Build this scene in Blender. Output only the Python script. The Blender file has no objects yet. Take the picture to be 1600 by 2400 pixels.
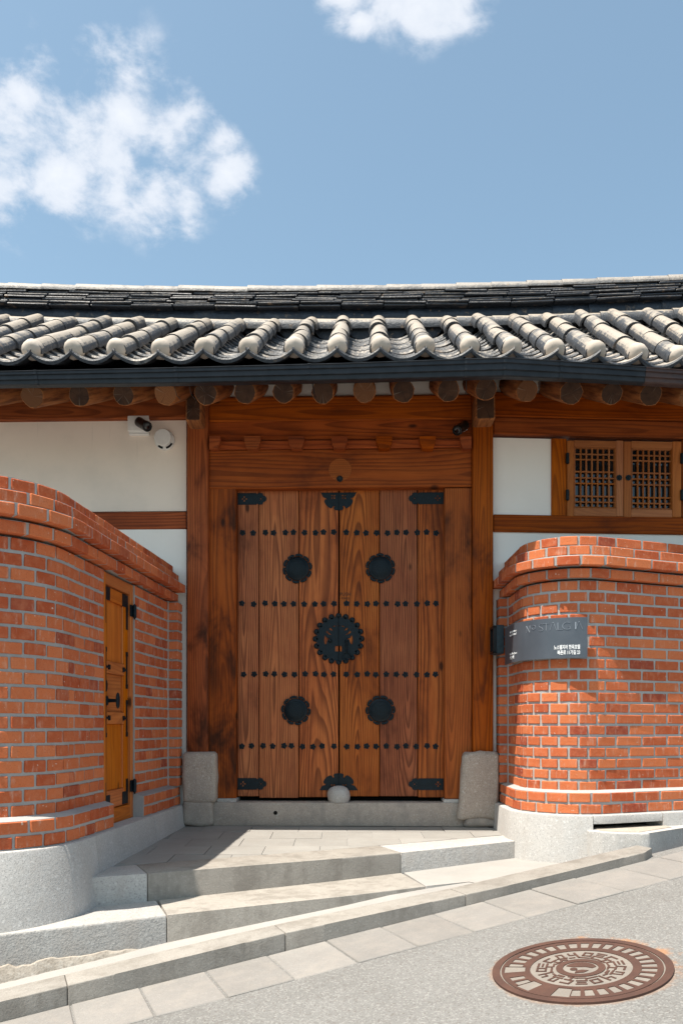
import bpy, bmesh, math, random
from mathutils import Matrix, Vector
random.seed(7)
R = math.radians
sc = bpy.context.scene
col = sc.collection

# ------------------------------------------------------------------ camera
FPX, HX, HY = 1950.0, 800.0, 1700.0          # focal length and principal point of the photograph, in its pixels
EYE, YAW = 0.72, R(1.7)
fw = Vector((-math.sin(YAW), math.cos(YAW))); rt = Vector((math.cos(YAW), math.sin(YAW)))
CAM = Vector((6 * math.tan(YAW), -6.0))
cd = bpy.data.cameras.new('camera'); cam = bpy.data.objects.new('camera', cd); col.objects.link(cam)
cam.location = (CAM.x, CAM.y, EYE); cam.rotation_euler = (R(90), 0, YAW)
cd.sensor_fit = 'VERTICAL'; cd.sensor_height = 36; cd.sensor_width = 24
cd.lens = FPX / 2400 * 36; cd.shift_y = (HY - 1200) / 2400; cd.clip_end = 500; cd.clip_start = 0.05
sc.camera = cam
sc.view_settings.view_transform = 'Standard'; sc.view_settings.look = 'None'
sc.view_settings.exposure = 0.80; sc.view_settings.gamma = 1
# ------------------------------------------------------------------ sun and sky
SUN = Vector((-0.30, -0.25, 1.0)).normalized()
ld = bpy.data.lights.new('sun', 'SUN'); lo = bpy.data.objects.new('sun', ld); col.objects.link(lo)
ld.energy = 5.0; ld.angle = R(0.53); ld.color = (1.0, 0.93, 0.83)
lo.rotation_euler = SUN.to_track_quat('Z', 'Y').to_euler(); lo.location = (-4, -3, 12)

def N(nt, t, ins=None, **at):
    n = nt.nodes.new(t)
    for k, v in at.items(): setattr(n, k, v)
    for k, v in (ins or {}).items():
        s = n.inputs[k]
        if isinstance(v, bpy.types.NodeSocket): nt.links.new(v, s)
        else: s.default_value = v
    return n
def MA(nt, op, a, b=0.0, c=0.0, clamp=False):
    return N(nt, 'ShaderNodeMath', {0: a, 1: b, 2: c}, operation=op, use_clamp=clamp).outputs[0]
def MX(nt, f, a, b, bl='MIX'):
    def c4(v): return (*v, 1) if isinstance(v, tuple) and len(v) == 3 else v
    return N(nt, 'ShaderNodeMix', {0: f, 6: c4(a), 7: c4(b)}, data_type='RGBA', blend_type=bl).outputs[2]
def RP(nt, f, a, b, lo=0.0, hi=1.0):
    return N(nt, 'ShaderNodeMapRange', {0: f, 1: a, 2: b, 3: lo, 4: hi}, interpolation_type='SMOOTHSTEP').outputs[0]
def NZ(nt, vec, s, det=4.0, rough=.55, dist=0.0):
    return N(nt, 'ShaderNodeTexNoise', {'Vector': vec, 'Scale': s, 'Detail': det, 'Roughness': rough, 'Distortion': dist}).outputs[0]

w = bpy.data.worlds.new('World'); sc.world = w; w.use_nodes = True
nt = w.node_tree; nt.nodes.clear()
sky = N(nt, 'ShaderNodeTexSky', sky_type='NISHITA', sun_disc=False)
sky.sun_elevation = math.asin(SUN.z); sky.sun_rotation = math.atan2(SUN.x, SUN.y)
sky.air_density = 1.0; sky.dust_density = 2.2; sky.ozone_density = 1.6; sky.altitude = 50
tc = N(nt, 'ShaderNodeTexCoord').outputs['Generated']
nrm = N(nt, 'ShaderNodeVectorMath', {0: tc}, operation='NORMALIZE').outputs[0]
def pdir(px, py):
    u = (px - HX) / FPX; v = (HY - py) / FPX
    return Vector((fw.x + u * rt.x, fw.y + u * rt.y, v)).normalized()
blobs = [(pdir(170, 310), .068), (pdir(280, 290), .072), (pdir(370, 430), .052), (pdir(50, 225), .036), (pdir(10, 390), .06), (pdir(130, 400), .058), (pdir(290, 380), .055),
         (pdir(400, 310), .05), (pdir(530, 410), .03), (pdir(515, 330), .022), (pdir(815, -20), .03), (pdir(900, -50), .042), (pdir(1000, -45), .045), (pdir(1090, -30), .032), (pdir(840, 50), .016)]
for k in range(16):
    a = k * 2.4 + 1.0; e = R(30 + 28 * ((k * 0.618) % 1))
    d = Vector((math.cos(a) * math.cos(e), math.sin(a) * math.cos(e), math.sin(e)))
    if d.y > .55: continue
    blobs.append((d, .12)); blobs.append(((d + Vector((.06, .05, -.02))).normalized(), .09))
m = None
for d, r in blobs:
    dist = N(nt, 'ShaderNodeVectorMath', {0: nrm, 1: tuple(d)}, operation='DISTANCE').outputs['Value']
    v = MA(nt, 'SUBTRACT', 1.0, MA(nt, 'DIVIDE', dist, r))
    m = v if m is None else MA(nt, 'SMOOTH_MAX', m, v, .12)
mpv = N(nt, 'ShaderNodeMapping', {'Vector': nrm, 'Scale': (1, 1, 1.5)}).outputs[0]
n1 = NZ(nt, mpv, 19, 9, .6, .15)
n2 = NZ(nt, mpv, 7, 3, .5)
dn = MA(nt, 'ADD', MA(nt, 'MULTIPLY', m, .85), MA(nt, 'ADD', MA(nt, 'MULTIPLY', MA(nt, 'SUBTRACT', n1, .5), 2.4), MA(nt, 'MULTIPLY', MA(nt, 'SUBTRACT', n2, .5), .9)))
cf = MA(nt, 'MULTIPLY', RP(nt, dn, -.08, .62), MA(nt, 'MULTIPLY', RP(nt, m, -.4, .15), .84))
skc = N(nt, 'ShaderNodeHueSaturation', {'Saturation': .86, 'Value': 1.0, 'Color': sky.outputs[0]}).outputs[0]
skc = MX(nt, 1.0, skc, (.925, 1.075, 1.0), 'MULTIPLY')
cw = MX(nt, RP(nt, dn, .2, 1.2), (4.0, 4.25, 4.7), (4.9, 5.0, 5.2))
bg = N(nt, 'ShaderNodeBackground', {'Color': MX(nt, cf, skc, cw), 'Strength': .121})
nt.links.new(bg.outputs[0], N(nt, 'ShaderNodeOutputWorld').inputs[0])

# ------------------------------------------------------------------ geometry helpers
def W(X, d):                       # plan position: X metres right of and d metres ahead of the camera axis -> world x, y
    return CAM + fw * d + rt * X
class Plane:
    """vertical plane: origin (world xy), direction u; normal (u.y,-u.x) looks at the street"""
    def __init__(s, o, u):
        s.o = Vector(o); s.u = Vector(u).normalized(); s.n = Vector((s.u.y, -s.u.x)); s.ang = math.atan2(s.u.y, s.u.x)
    def hit(s, px, py, off=0.0):   # where the ray through a photograph pixel meets the plane pushed out by off -> (s, z)
        a = (px - HX) / FPX; v = (HY - py) / FPX
        dr = fw + rt * a
        t = (s.o + s.n * off - CAM).dot(s.n) / dr.dot(s.n)
        p = CAM + dr * t
        return (p - s.o).dot(s.u), EYE + v * t
    def mat(s, a, z, off=0.0):
        p = s.o + s.u * a + s.n * off
        return Matrix.Translation((p.x, p.y, z)) @ Matrix.Rotation(s.ang, 4, 'Z')
FAC = Plane((0, 0), (1, 0))
XB = FAC.hit(1132, 1300)[0]
FACR = Plane((XB, 0), (math.cos(R(5.5)), math.sin(R(5.5))))

WM = {}
def mk(name, mesh, mat, parent=None, M=None, **props):
    o = bpy.data.objects.new(name, mesh); col.objects.link(o)
    M = M or Matrix.Identity(4)
    if parent is not None:
        o.parent = parent; o.matrix_parent_inverse = WM[parent].inverted()
    o.matrix_basis = M; WM[o] = M
    if mesh is not None and mat is not None and not mesh.materials: mesh.materials.append(mat)
    for k, v in props.items(): o[k] = v
    return o
def root(name, loc, label, cat, group=None, parent=None):
    o = mk(name, None, None, parent, Matrix.Translation(loc))
    if label: o['label'] = label
    if cat: o['category'] = cat
    if group: o['group'] = group
    o.empty_display_size = .1
    return o
def mesh_of(bm, name, smooth=False):
    bmesh.ops.recalc_face_normals(bm, faces=bm.faces)
    me = bpy.data.meshes.new(name); bm.to_mesh(me); bm.free()
    if smooth:
        for p in me.polygons: p.use_smooth = True
        try: me.set_sharp_from_angle(angle=R(40))
        except Exception: pass
    return me
_cache = {}
def boxme(sx, sy, sz, bev=.003, seg=1, jit=0, var=0, key=''):
    k = (round(sx, 3), round(sy, 3), round(sz, 3), bev, seg, jit, var, key)
    if k in _cache: return _cache[k]
    bm = bmesh.new(); bmesh.ops.create_cube(bm, size=1)
    rnd = random.Random(var * 77 + 5)
    for v in bm.verts:
        v.co = Vector((v.co.x * sx, v.co.y * sy, v.co.z * sz)) + Vector([rnd.uniform(-jit, jit) for _ in range(3)])
    if bev: bmesh.ops.bevel(bm, geom=bm.edges[:], offset=min(bev, sx * .4, sy * .4, sz * .4), segments=seg, profile=.5, affect='EDGES')
    me = mesh_of(bm, 'box', seg > 1); _cache[k] = me; return me
def add_box(bm, c, s, M=None):
    r = bmesh.ops.create_cube(bm, size=1)
    for v in r['verts']:
        p = Vector((c[0] + v.co.x * s[0], c[1] + v.co.y * s[1], c[2] + v.co.z * s[2])); v.co = M @ p if M else p
def add_prism(bm, pts, y0, y1, M=None):      # outline in x,z extruded along y
    f = [bm.verts.new((M @ Vector((x, y0, z))) if M else Vector((x, y0, z))) for x, z in pts]
    b = [bm.verts.new((M @ Vector((x, y1, z))) if M else Vector((x, y1, z))) for x, z in pts]
    bm.faces.new(f); bm.faces.new(b[::-1]); n = len(pts)
    for i in range(n): bm.faces.new((f[i], b[i], b[(i + 1) % n], f[(i + 1) % n]))
def add_lathe(bm, prof, n=20, M=None):       # profile (r, h) about local z
    rings = []
    for r, h in prof:
        ring = []
        for i in range(n):
            a = 2 * math.pi * i / n; p = Vector((r * math.cos(a), r * math.sin(a), h)); ring.append(bm.verts.new(M @ p if M else p))
        rings.append(ring)
    for a, b in zip(rings, rings[1:]):
        for i in range(n): bm.faces.new((a[i], a[(i + 1) % n], b[(i + 1) % n], b[i]))
    bm.faces.new(rings[0][::-1]); bm.faces.new(rings[-1])
def tube(bm, pts, r, n=8):
    rings = []
    for i, p in enumerate(pts):
        p = Vector(p); t = (Vector(pts[min(i + 1, len(pts) - 1)]) - Vector(pts[max(i - 1, 0)])).normalized()
        a = t.orthogonal().normalized(); b = t.cross(a)
        if rings:
            a = (lastA - t * lastA.dot(t)).normalized(); b = t.cross(a)
        lastA = a
        rr = r[i] if isinstance(r, (list, tuple)) else r
        rings.append([bm.verts.new(p + (a * math.cos(2 * math.pi * k / n) + b * math.sin(2 * math.pi * k / n)) * rr) for k in range(n)])
    for a, b in zip(rings, rings[1:]):
        for k in range(n): bm.faces.new((a[k], a[(k + 1) % n], b[(k + 1) % n], b[k]))
    bm.faces.new(rings[0][::-1]); bm.faces.new(rings[-1])
FRONT = Matrix.Rotation(R(90), 4, 'X')       # local z of a lathe or flat shape -> world -y
def flat(loops, th, bevel=0.0):              # outlines with holes (x, y), filled and thickened along z
    cu = bpy.data.curves.new('c', 'CURVE'); cu.dimensions = '2D'; cu.fill_mode = 'BOTH'; cu.extrude = th / 2; cu.bevel_depth = bevel
    for lp in loops:
        sp = cu.splines.new('POLY'); sp.points.add(len(lp) - 1)
        for i, (x, y) in enumerate(lp): sp.points[i].co = (x, y, 0, 1)
        sp.use_cyclic_u = True
    o = bpy.data.objects.new('c', cu); me = bpy.data.meshes.new_from_object(o)
    bpy.data.objects.remove(o); bpy.data.curves.remove(cu)
    me.materials.clear(); return me
def textme(s, size, th=.001, align='LEFT', offset=0.0, space=1.0):
    cu = bpy.data.curves.new('t', 'FONT'); cu.body = s; cu.size = size; cu.extrude = th; cu.align_x = align; cu.offset = offset; cu.space_character = space
    cu.resolution_u = 3
    o = bpy.data.objects.new('t', cu); me = bpy.data.meshes.new_from_object(o)
    bpy.data.objects.remove(o); bpy.data.curves.remove(cu); me.materials.clear(); return me
def circ(cx, cy, r, n=28, a0=0): return [(cx + r * math.cos(a0 + 2 * math.pi * i / n), cy + r * math.sin(a0 + 2 * math.pi * i / n)) for i in range(n)]
def flower(cx, cy, r, k=5, d=.25, n=40, a0=0): return [(cx + r * (1 - d + d * abs(math.cos(k * (2 * math.pi * i / n) / 2 + a0))) * math.cos(2 * math.pi * i / n), cy + r * (1 - d + d * abs(math.cos(k * (2 * math.pi * i / n) / 2 + a0))) * math.sin(2 * math.pi * i / n)) for i in range(n)]
def petal4(cx, cy, r, rot=0):                # four small drop-shaped cut-outs
    out = []
    for q in range(4):
        a = rot + q * math.pi / 2
        out.append([(cx + r * (l * math.cos(a) - s * math.sin(a)), cy + r * (l * math.sin(a) + s * math.cos(a))) for l, s in ((.15, 0), (.6, .28), (.95, .3), (1.0, 0), (.95, -.3), (.6, -.28))])
    return out
def prism_xy(pts, ztop, zbot, bev=0.0, seg=2):   # plan polygon (plan X, d) with top height function
    bm = bmesh.new()
    t = []; b = []
    for X, d in pts:
        p = W(X, d); t.append(bm.verts.new((p.x, p.y, ztop(X, d) if callable(ztop) else ztop))); b.append(bm.verts.new((p.x, p.y, zbot(X, d) if callable(zbot) else zbot)))
    n = len(pts); bm.faces.new(t); bm.faces.new(b[::-1])
    for i in range(n): bm.faces.new((t[i], b[i], b[(i + 1) % n], t[(i + 1) % n]))
    if bev: bmesh.ops.bevel(bm, geom=[e for e in bm.edges], offset=bev, segments=seg, profile=.6, affect='EDGES')
    return mesh_of(bm, 'block', bool(bev))
def recenter(me):                             # move a mesh built in world space onto its own centre -> matrix
    c = sum((v.co for v in me.vertices), Vector()) / len(me.vertices)
    me.transform(Matrix.Translation(-c)); return Matrix.Translation(c)

# ------------------------------------------------------------------ materials
def newmat(name, rough=.6, spec=.4, metal=0.0):
    m = bpy.data.materials.new(name); m.use_nodes = True; b = m.node_tree.nodes['Principled BSDF']
    b.inputs['Roughness'].default_value = rough; b.inputs['Specular IOR Level'].default_value = spec; b.inputs['Metallic'].default_value = metal
    return m, m.node_tree, b
def bump(nt, b, h, st=.3, dist=.002):
    bp = N(nt, 'ShaderNodeBump', {'Height': h, 'Strength': st, 'Distance': dist}); nt.links.new(bp.outputs[0], b.inputs['Normal'])
def ocoord(nt, k=13.7):                        # object coordinates shifted by a random amount per object
    tc = N(nt, 'ShaderNodeTexCoord').outputs['Object']; rnd = N(nt, 'ShaderNodeObjectInfo').outputs['Random']
    off = N(nt, 'ShaderNodeCombineXYZ', {0: MA(nt, 'MULTIPLY', rnd, k), 1: MA(nt, 'MULTIPLY', rnd, k * 2.3), 2: MA(nt, 'MULTIPLY', rnd, -k)}).outputs[0]
    return tc, N(nt, 'ShaderNodeVectorMath', {0: tc, 1: off}, operation='ADD').outputs[0], rnd
def wood(name, axis, light, mid, dark, freq=46, stain=.5, rough=.5, tilt=.05, contrast=1.0, st0=.56):
    m, nt, b = newmat(name, rough + .08, .14)
    tc, sh, rnd = ocoord(nt)
    xyz = N(nt, 'ShaderNodeSeparateXYZ', {0: tc}).outputs
    L, A = (xyz[2], xyz[0]) if axis == 'Z' else (xyz[0], xyz[2])
    D = xyz[1]
    strc = (1.0, 1.0, .12) if axis == 'Z' else (.12, 1.0, 1.0)
    v1 = N(nt, 'ShaderNodeMapping', {'Vector': sh, 'Scale': strc}).outputs[0]
    wob = MA(nt, 'MULTIPLY', MA(nt, 'SUBTRACT', NZ(nt, v1, 6, 3), .5), .075)
    wob2 = MA(nt, 'MULTIPLY', MA(nt, 'SUBTRACT', NZ(nt, v1, 2.2, 2), .5), .3)
    fx = MA(nt, 'FRACT', MA(nt, 'MULTIPLY', rnd, 7.31)); fy = MA(nt, 'FRACT', MA(nt, 'MULTIPLY', rnd, 13.7)); fs = MA(nt, 'SUBTRACT', MA(nt, 'FRACT', MA(nt, 'MULTIPLY', rnd, 29.3)), .5)
    p = MA(nt, 'ADD', MA(nt, 'ADD', A, wob), MA(nt, 'MULTIPLY', MA(nt, 'SUBTRACT', fx, .5), .12))
    q = MA(nt, 'ADD', MA(nt, 'ADD', D, MA(nt, 'ADD', .05, MA(nt, 'MULTIPLY', fy, .09))), MA(nt, 'ADD', MA(nt, 'MULTIPLY', L, MA(nt, 'MULTIPLY', fs, tilt * 2)), wob2))
    rad = MA(nt, 'SQRT', MA(nt, 'ADD', MA(nt, 'MULTIPLY', p, p), MA(nt, 'MULTIPLY', q, q)))
    ph = MA(nt, 'FRACT', MA(nt, 'MULTIPLY', rad, freq))
    ring = MA(nt, 'MULTIPLY', RP(nt, ph, .25, .88), RP(nt, ph, 1.0, .9))
    fine = NZ(nt, N(nt, 'ShaderNodeMapping', {'Vector': sh, 'Scale': (1, 1, .03) if axis == 'Z' else (.03, 1, 1)}).outputs[0], 90, 3, .6)
    big = NZ(nt, N(nt, 'ShaderNodeMapping', {'Vector': sh, 'Scale': (1, 1, .45) if axis == 'Z' else (.45, 1, 1)}).outputs[0], 4.5, 4, .6, .4)
    c = MX(nt, RP(nt, big, .3, .7), light, mid)
    c = MX(nt, MA(nt, 'MULTIPLY', ring, .62 * contrast), c, dark)
    c = MX(nt, MA(nt, 'MULTIPLY', RP(nt, fine, .42, .72), .42 * contrast), c, dark)
    c = MX(nt, MA(nt, 'MULTIPLY', RP(nt, big, st0, st0 + .22), stain), c, (.03, .013, .007))
    kn = N(nt, 'ShaderNodeTexVoronoi', {'Vector': N(nt, 'ShaderNodeMapping', {'Vector': sh, 'Scale': (1, .3, .42) if axis == 'Z' else (.42, .3, 1)}).outputs[0], 'Scale': 4.2, 'Randomness': 1.0}).outputs['Distance']
    c = MX(nt, MA(nt, 'MULTIPLY', RP(nt, kn, .085, .03), .85), c, (.018, .008, .005))
    hs = N(nt, 'ShaderNodeHueSaturation', {'Hue': MA(nt, 'ADD', .4965, MA(nt, 'MULTIPLY', fx, .005)), 'Saturation': MA(nt, 'ADD', 1.02, MA(nt, 'MULTIPLY', fs, .12)), 'Value': MA(nt, 'ADD', .82, MA(nt, 'MULTIPLY', fy, .36)), 'Color': c}).outputs[0]
    nt.links.new(hs, b.inputs['Base Color'])
    bump(nt, b, MA(nt, 'ADD', MA(nt, 'MULTIPLY', ring, -.6), MA(nt, 'MULTIPLY', fine, .8)), .35, .002)
    return m
LT, MD, DK = (.40, .105, .021), (.29, .066, .014), (.07, .016, .006)
woodZ = wood('pine_upright', 'Z', LT, MD, DK, 58, .92, .5, .05, .75, .50)
woodD = wood('pine_door_plank', 'Z', (.45, .148, .050), (.345, .098, .034), (.075, .019, .009), 74, .5, .45, .045, 1.05, .54)
woodX = wood('pine_beam', 'X', (.38, .088, .015), (.27, .056, .010), (.07, .014, .005), 46, .5, .5, .05, .8)
woodN = wood('new_pine_upright', 'Z', (.56, .185, .038), (.49, .148, .030), (.25, .066, .016), 70, .05, .45, .03, .6)
woodNX = wood('new_pine_rail', 'X', (.52, .165, .036), (.45, .13, .028), (.23, .06, .016), 70, .05, .45, .03, .6)
woodW = wood('window_pine', 'Z', (.40, .15, .05), (.36, .125, .042), (.20, .065, .024), 80, .03, .5, .03, .5)
woodWX = wood('window_pine_rail', 'X', (.40, .15, .05), (.36, .125, .042), (.20, .065, .024), 80, .03, .5, .03, .5)
def rafterm():
    m, nt, b = newmat('rafter_log', .75, .12)
    tc, sh, rnd = ocoord(nt)
    xyz = N(nt, 'ShaderNodeSeparateXYZ', {0: tc}).outputs     # log axis is local z
    x = MA(nt, 'ADD', xyz[0], MA(nt, 'MULTIPLY', MA(nt, 'SUBTRACT', NZ(nt, sh, 12, 2), .5), .02)); y = xyz[1]
    rad = MA(nt, 'SQRT', MA(nt, 'ADD', MA(nt, 'MULTIPLY', x, x), MA(nt, 'MULTIPLY', y, y)))
    ring = RP(nt, MA(nt, 'FRACT', MA(nt, 'MULTIPLY', rad, 115)), .3, .9)
    side = NZ(nt, N(nt, 'ShaderNodeMapping', {'Vector': sh, 'Scale': (1, 1, .08)}).outputs[0], 40, 4, .6)
    endf = RP(nt, N(nt, 'ShaderNodeSeparateXYZ', {0: N(nt, 'ShaderNodeTexCoord').outputs['Normal']}).outputs[2], .8, .95)
    ang = MA(nt, 'ARCTAN2', y, x)
    crack = N(nt, 'ShaderNodeTexNoise', {'W': MA(nt, 'ADD', MA(nt, 'MULTIPLY', ang, 2.2), MA(nt, 'MULTIPLY', rnd, 50)), 'Scale': 2.4, 'Detail': 3.0}, noise_dimensions='1D').outputs[0]
    ccol = MX(nt, RP(nt, NZ(nt, sh, 14, 3), .35, .7), (.075, .038, .023), (.038, .021, .015))
    ccol = MX(nt, RP(nt, MA(nt, 'FRACT', MA(nt, 'MULTIPLY', rnd, 5.77)), .62, .8), ccol, (.26, .105, .042))
    ccol = MX(nt, MA(nt, 'MULTIPLY', ring, .5), ccol, (.05, .025, .015))
    ccol = MX(nt, MA(nt, 'MULTIPLY', RP(nt, crack, .66, .70), .5), ccol, (.02, .012, .01))
    ccol = MX(nt, MA(nt, 'MULTIPLY', RP(nt, crack, .31, .28), .22), ccol, (.42, .36, .30))
    scol = MX(nt, RP(nt, side, .35, .7), (.36, .135, .045), (.13, .045, .02))
    nt.links.new(MX(nt, endf, scol, ccol), b.inputs['Base Color'])
    bump(nt, b, MA(nt, 'ADD', side, MA(nt, 'MULTIPLY', crack, .6)), .5, .004)
    return m
rafm = rafterm()
def brickm():
    m, nt, b = newmat('red_brick', .9, .08)
    tc, sh, rnd = ocoord(nt)
    isl = N(nt, 'ShaderNodeNewGeometry').outputs['Random Per Island']
    r = MA(nt, 'FRACT', MA(nt, 'ADD', rnd, isl))
    c = MX(nt, r, (.40, .082, .032), (.60, .175, .068))
    c = MX(nt, RP(nt, MA(nt, 'FRACT', MA(nt, 'MULTIPLY', r, 9.1)), .88, 1.0), c, (.30, .062, .034))
    n1 = NZ(nt, sh, 24, 5, .65); n2 = NZ(nt, sh, 160, 3, .6); n3 = NZ(nt, N(nt, 'ShaderNodeMapping', {'Vector': sh, 'Scale': (2.6, 2.6, .7)}).outputs[0], 16, 4, .6)
    c = MX(nt, MA(nt, 'MULTIPLY', RP(nt, n1, .4, .75), .5), c, (.56, .20, .10))
    c = MX(nt, MA(nt, 'MULTIPLY', RP(nt, n3, .54, .80), .6), c, (.62, .40, .30))
    c = MX(nt, MA(nt, 'MULTIPLY', RP(nt, n2, .52, .75), .45), c, (.25, .055, .03))
    c = MX(nt, MA(nt, 'MULTIPLY', RP(nt, NZ(nt, sh, 55, 2, .5), .7, .76), .7), c, (.66, .56, .47))
    nt.links.new(c, b.inputs['Base Color'])
    bump(nt, b, MA(nt, 'ADD', MA(nt, 'MULTIPLY', n1, .6), n2), .55, .003)
    return m
brk = brickm()
def stonem(name, base, dark, light, sc1=260, amt=.5, stain=None, stamt=.5, rough=.75, bs=.4, fine=True):
    m, nt, b = newmat(name, rough, .3)
    tc, sh, rnd = ocoord(nt)
    n1 = NZ(nt, sh, sc1, 2, .6); n2 = NZ(nt, sh, sc1 * .45, 3, .6); n3 = NZ(nt, sh, 3.2, 5, .6); n4 = NZ(nt, sh, 22, 3, .6)
    c = MX(nt, RP(nt, n3, .3, .7), base, tuple(x * .88 for x in base))
    c = MX(nt, MA(nt, 'MULTIPLY', RP(nt, n1, .52, .68), amt), c, dark)
    c = MX(nt, MA(nt, 'MULTIPLY', RP(nt, n2, .55, .7), amt), c, light)
    if stain:
        v = N(nt, 'ShaderNodeMapping', {'Vector': sh, 'Scale': (1, 1, .25)}).outputs[0]
        n5 = NZ(nt, v, 7, 5, .65)
        c = MX(nt, MA(nt, 'MULTIPLY', RP(nt, MA(nt, 'ADD', n5, MA(nt, 'MULTIPLY', MA(nt, 'SUBTRACT', n4, .5), .5)), .42, .68), stamt), c, stain)
    hs = N(nt, 'ShaderNodeHueSaturation', {'Value': MA(nt, 'ADD', .92, MA(nt, 'MULTIPLY', rnd, .16)), 'Color': c}).outputs[0]
    nt.links.new(hs, b.inputs['Base Color'])
    bump(nt, b, MA(nt, 'ADD', MA(nt, 'MULTIPLY', n2, .8), MA(nt, 'ADD', MA(nt, 'MULTIPLY', n1, .5), MA(nt, 'MULTIPLY', n4, .5))), bs, .004)
    return m
granite = stonem('grey_granite', (.437, .420, .399), (.227, .218, .210), (.538, .521, .500), 150, .75, (.353, .315, .277), .25)
granR = stonem('rough_white_granite', (.445, .424, .399), (.235, .227, .218), (.538, .521, .496), 120, .75, (.386, .336, .294), .35, bs=.8)
granS = stonem('stained_granite', (.335, .305, .268), (.19, .17, .15), (.40, .37, .335), 210, .55, (.19, .168, .145), .6)
granK = stonem('kerb_granite', (.30, .275, .245), (.165, .15, .13), (.37, .345, .315), 210, .6, (.18, .16, .138), .55)
oldst = stonem('old_brown_granite', (.45, .375, .31), (.13, .115, .10), (.60, .55, .50), 190, .7, (.29, .245, .21), .4, bs=.9)
thrst = stonem('threshold_granite', (.40, .335, .28), (.14, .125, .11), (.52, .48, .43), 220, .6, (.21, .19, .17), .5)
paverm = stonem('landing_paver', (.30, .285, .262), (.21, .198, .18), (.37, .35, .325), 300, .35, (.255, .235, .21), .4, bs=.2)
slabm = stonem('road_edge_slab', (.236, .220, .204), (.152, .141, .129), (.289, .274, .255), 220, .5, (.289, .258, .228), .35)
concm = stonem('pale_concrete', (.345, .328, .306), (.265, .248, .232), (.395, .378, .356), 120, .3, (.33, .30, .275), .5, bs=.25)
mortm = stonem('grey_mortar', (.36, .35, .335), (.27, .26, .25), (.44, .425, .405), 260, .4, (.44, .43, .41), .3)
skirtm = stonem('crumbly_mortar', (.380, .334, .281), (.213, .175, .137), (.471, .433, .380), 90, .6, (.274, .228, .182), .5, bs=1.0)
def plasterm(name, base, streak=.12):
    m, nt, b = newmat(name, .85, .2)
    tc, sh, rnd = ocoord(nt)
    n1 = NZ(nt, sh, 3, 5, .6); n2 = NZ(nt, N(nt, 'ShaderNodeMapping', {'Vector': sh, 'Scale': (1, 1, .06)}).outputs[0], 30, 4, .6); n3 = NZ(nt, sh, 120, 3)
    c = MX(nt, MA(nt, 'MULTIPLY', RP(nt, n1, .4, .75), streak), base, (.60, .53, .46))
    c = MX(nt, MA(nt, 'MULTIPLY', RP(nt, n2, .62, .8), streak * 1.4), c, (.50, .43, .37))
    nt.links.new(c, b.inputs['Base Color']); bump(nt, b, MA(nt, 'ADD', n3, n1), .12, .003)
    return m
plas = plasterm('white_lime_plaster', (.87, .81, .75))
capm = plasterm('eave_plaster', (.395, .338, .285), .6)
plasC = plasterm('cream_lime_plaster', (.85, .725, .62), .3)
plasI = plasterm('infill_plaster', (.86, .80, .74), .25)
def tilem(name, base, pale, deep, pa, rough=.5, lo=.15, hi=.75):
    m, nt, b = newmat(name, rough, .4)
    tc, sh, rnd = ocoord(nt)
    n1 = NZ(nt, sh, 9, 6, .68, .3); n2 = NZ(nt, sh, 45, 4, .65); n3 = NZ(nt, sh, 140, 2)
    up = N(nt, 'ShaderNodeSeparateXYZ', {0: N(nt, 'ShaderNodeNewGeometry').outputs['True Normal']}).outputs[2]
    jr = MA(nt, 'MULTIPLY', MA(nt, 'SUBTRACT', MA(nt, 'FRACT', MA(nt, 'MULTIPLY', rnd, 11.7)), .5), .55)
    c = MX(nt, RP(nt, n2, .35, .7), base, deep)
    dust = MA(nt, 'ADD', RP(nt, MA(nt, 'ADD', up, MA(nt, 'MULTIPLY', MA(nt, 'SUBTRACT', n2, .5), .8)), lo, hi), MA(nt, 'MULTIPLY', MA(nt, 'SUBTRACT', n1, .5), 2.4))      # settled dust and lichen
    c = MX(nt, MA(nt, 'MULTIPLY', RP(nt, MA(nt, 'ADD', dust, jr), .3, 1.0), pa), c, pale)
    c = MX(nt, MA(nt, 'MULTIPLY', RP(nt, NZ(nt, sh, 17, 4, .6), .6, .74), .6), c, (.27, .185, .12))
    c = MX(nt, MA(nt, 'MULTIPLY', RP(nt, n3, .58, .72), .4), c, deep)
    nt.links.new(c, b.inputs['Base Color']); bump(nt, b, MA(nt, 'ADD', MA(nt, 'ADD', n2, n1), MA(nt, 'MULTIPLY', n3, .5)), .65, .007)
    return m
tileR = tilem('weathered_roll_tile', (.065, .068, .076), (.357, .304, .247), (.023, .027, .034), .95)
tileP = tilem('weathered_pan_tile', (.042, .046, .055), (.410, .357, .304), (.015, .018, .024), 1.0)
tileD = tilem('dark_ridge_tile', (.021, .027, .038), (.258, .228, .198), (.009, .012, .018), .8, .42, .45, .9)
tileB = tilem('shaded_ridge_roll', (.023, .032, .047), (.198, .175, .152), (.011, .015, .023), .55, .4, .6, 1.0)  # darker copy of the roll tile; shade under the courses put into its colour
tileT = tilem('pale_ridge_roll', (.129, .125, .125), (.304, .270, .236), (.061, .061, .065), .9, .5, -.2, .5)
def simple(name, c, rough=.5, metal=0.0, spec=.5, var=.25, sc1=30):
    m, nt, b = newmat(name, rough, spec, metal)
    tc, sh, rnd = ocoord(nt)
    n = NZ(nt, sh, sc1, 4, .6)
    nt.links.new(MX(nt, RP(nt, n, .3, .75), tuple(x * (1 - var) for x in c), tuple(x * (1 + var) for x in c)), b.inputs['Base Color'])
    nt.links.new(RP(nt, n, .2, .8, rough * .8, min(1, rough * 1.25)), b.inputs['Roughness'])
    bump(nt, b, n, .12, .002)
    return m
iron = simple('black_iron', (.005, .012, .017), .46, .0, .24, .4, 60)
gutm = simple('dark_sheet_metal', (.018, .021, .026), .45, .2, .35, .35, 12)
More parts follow.
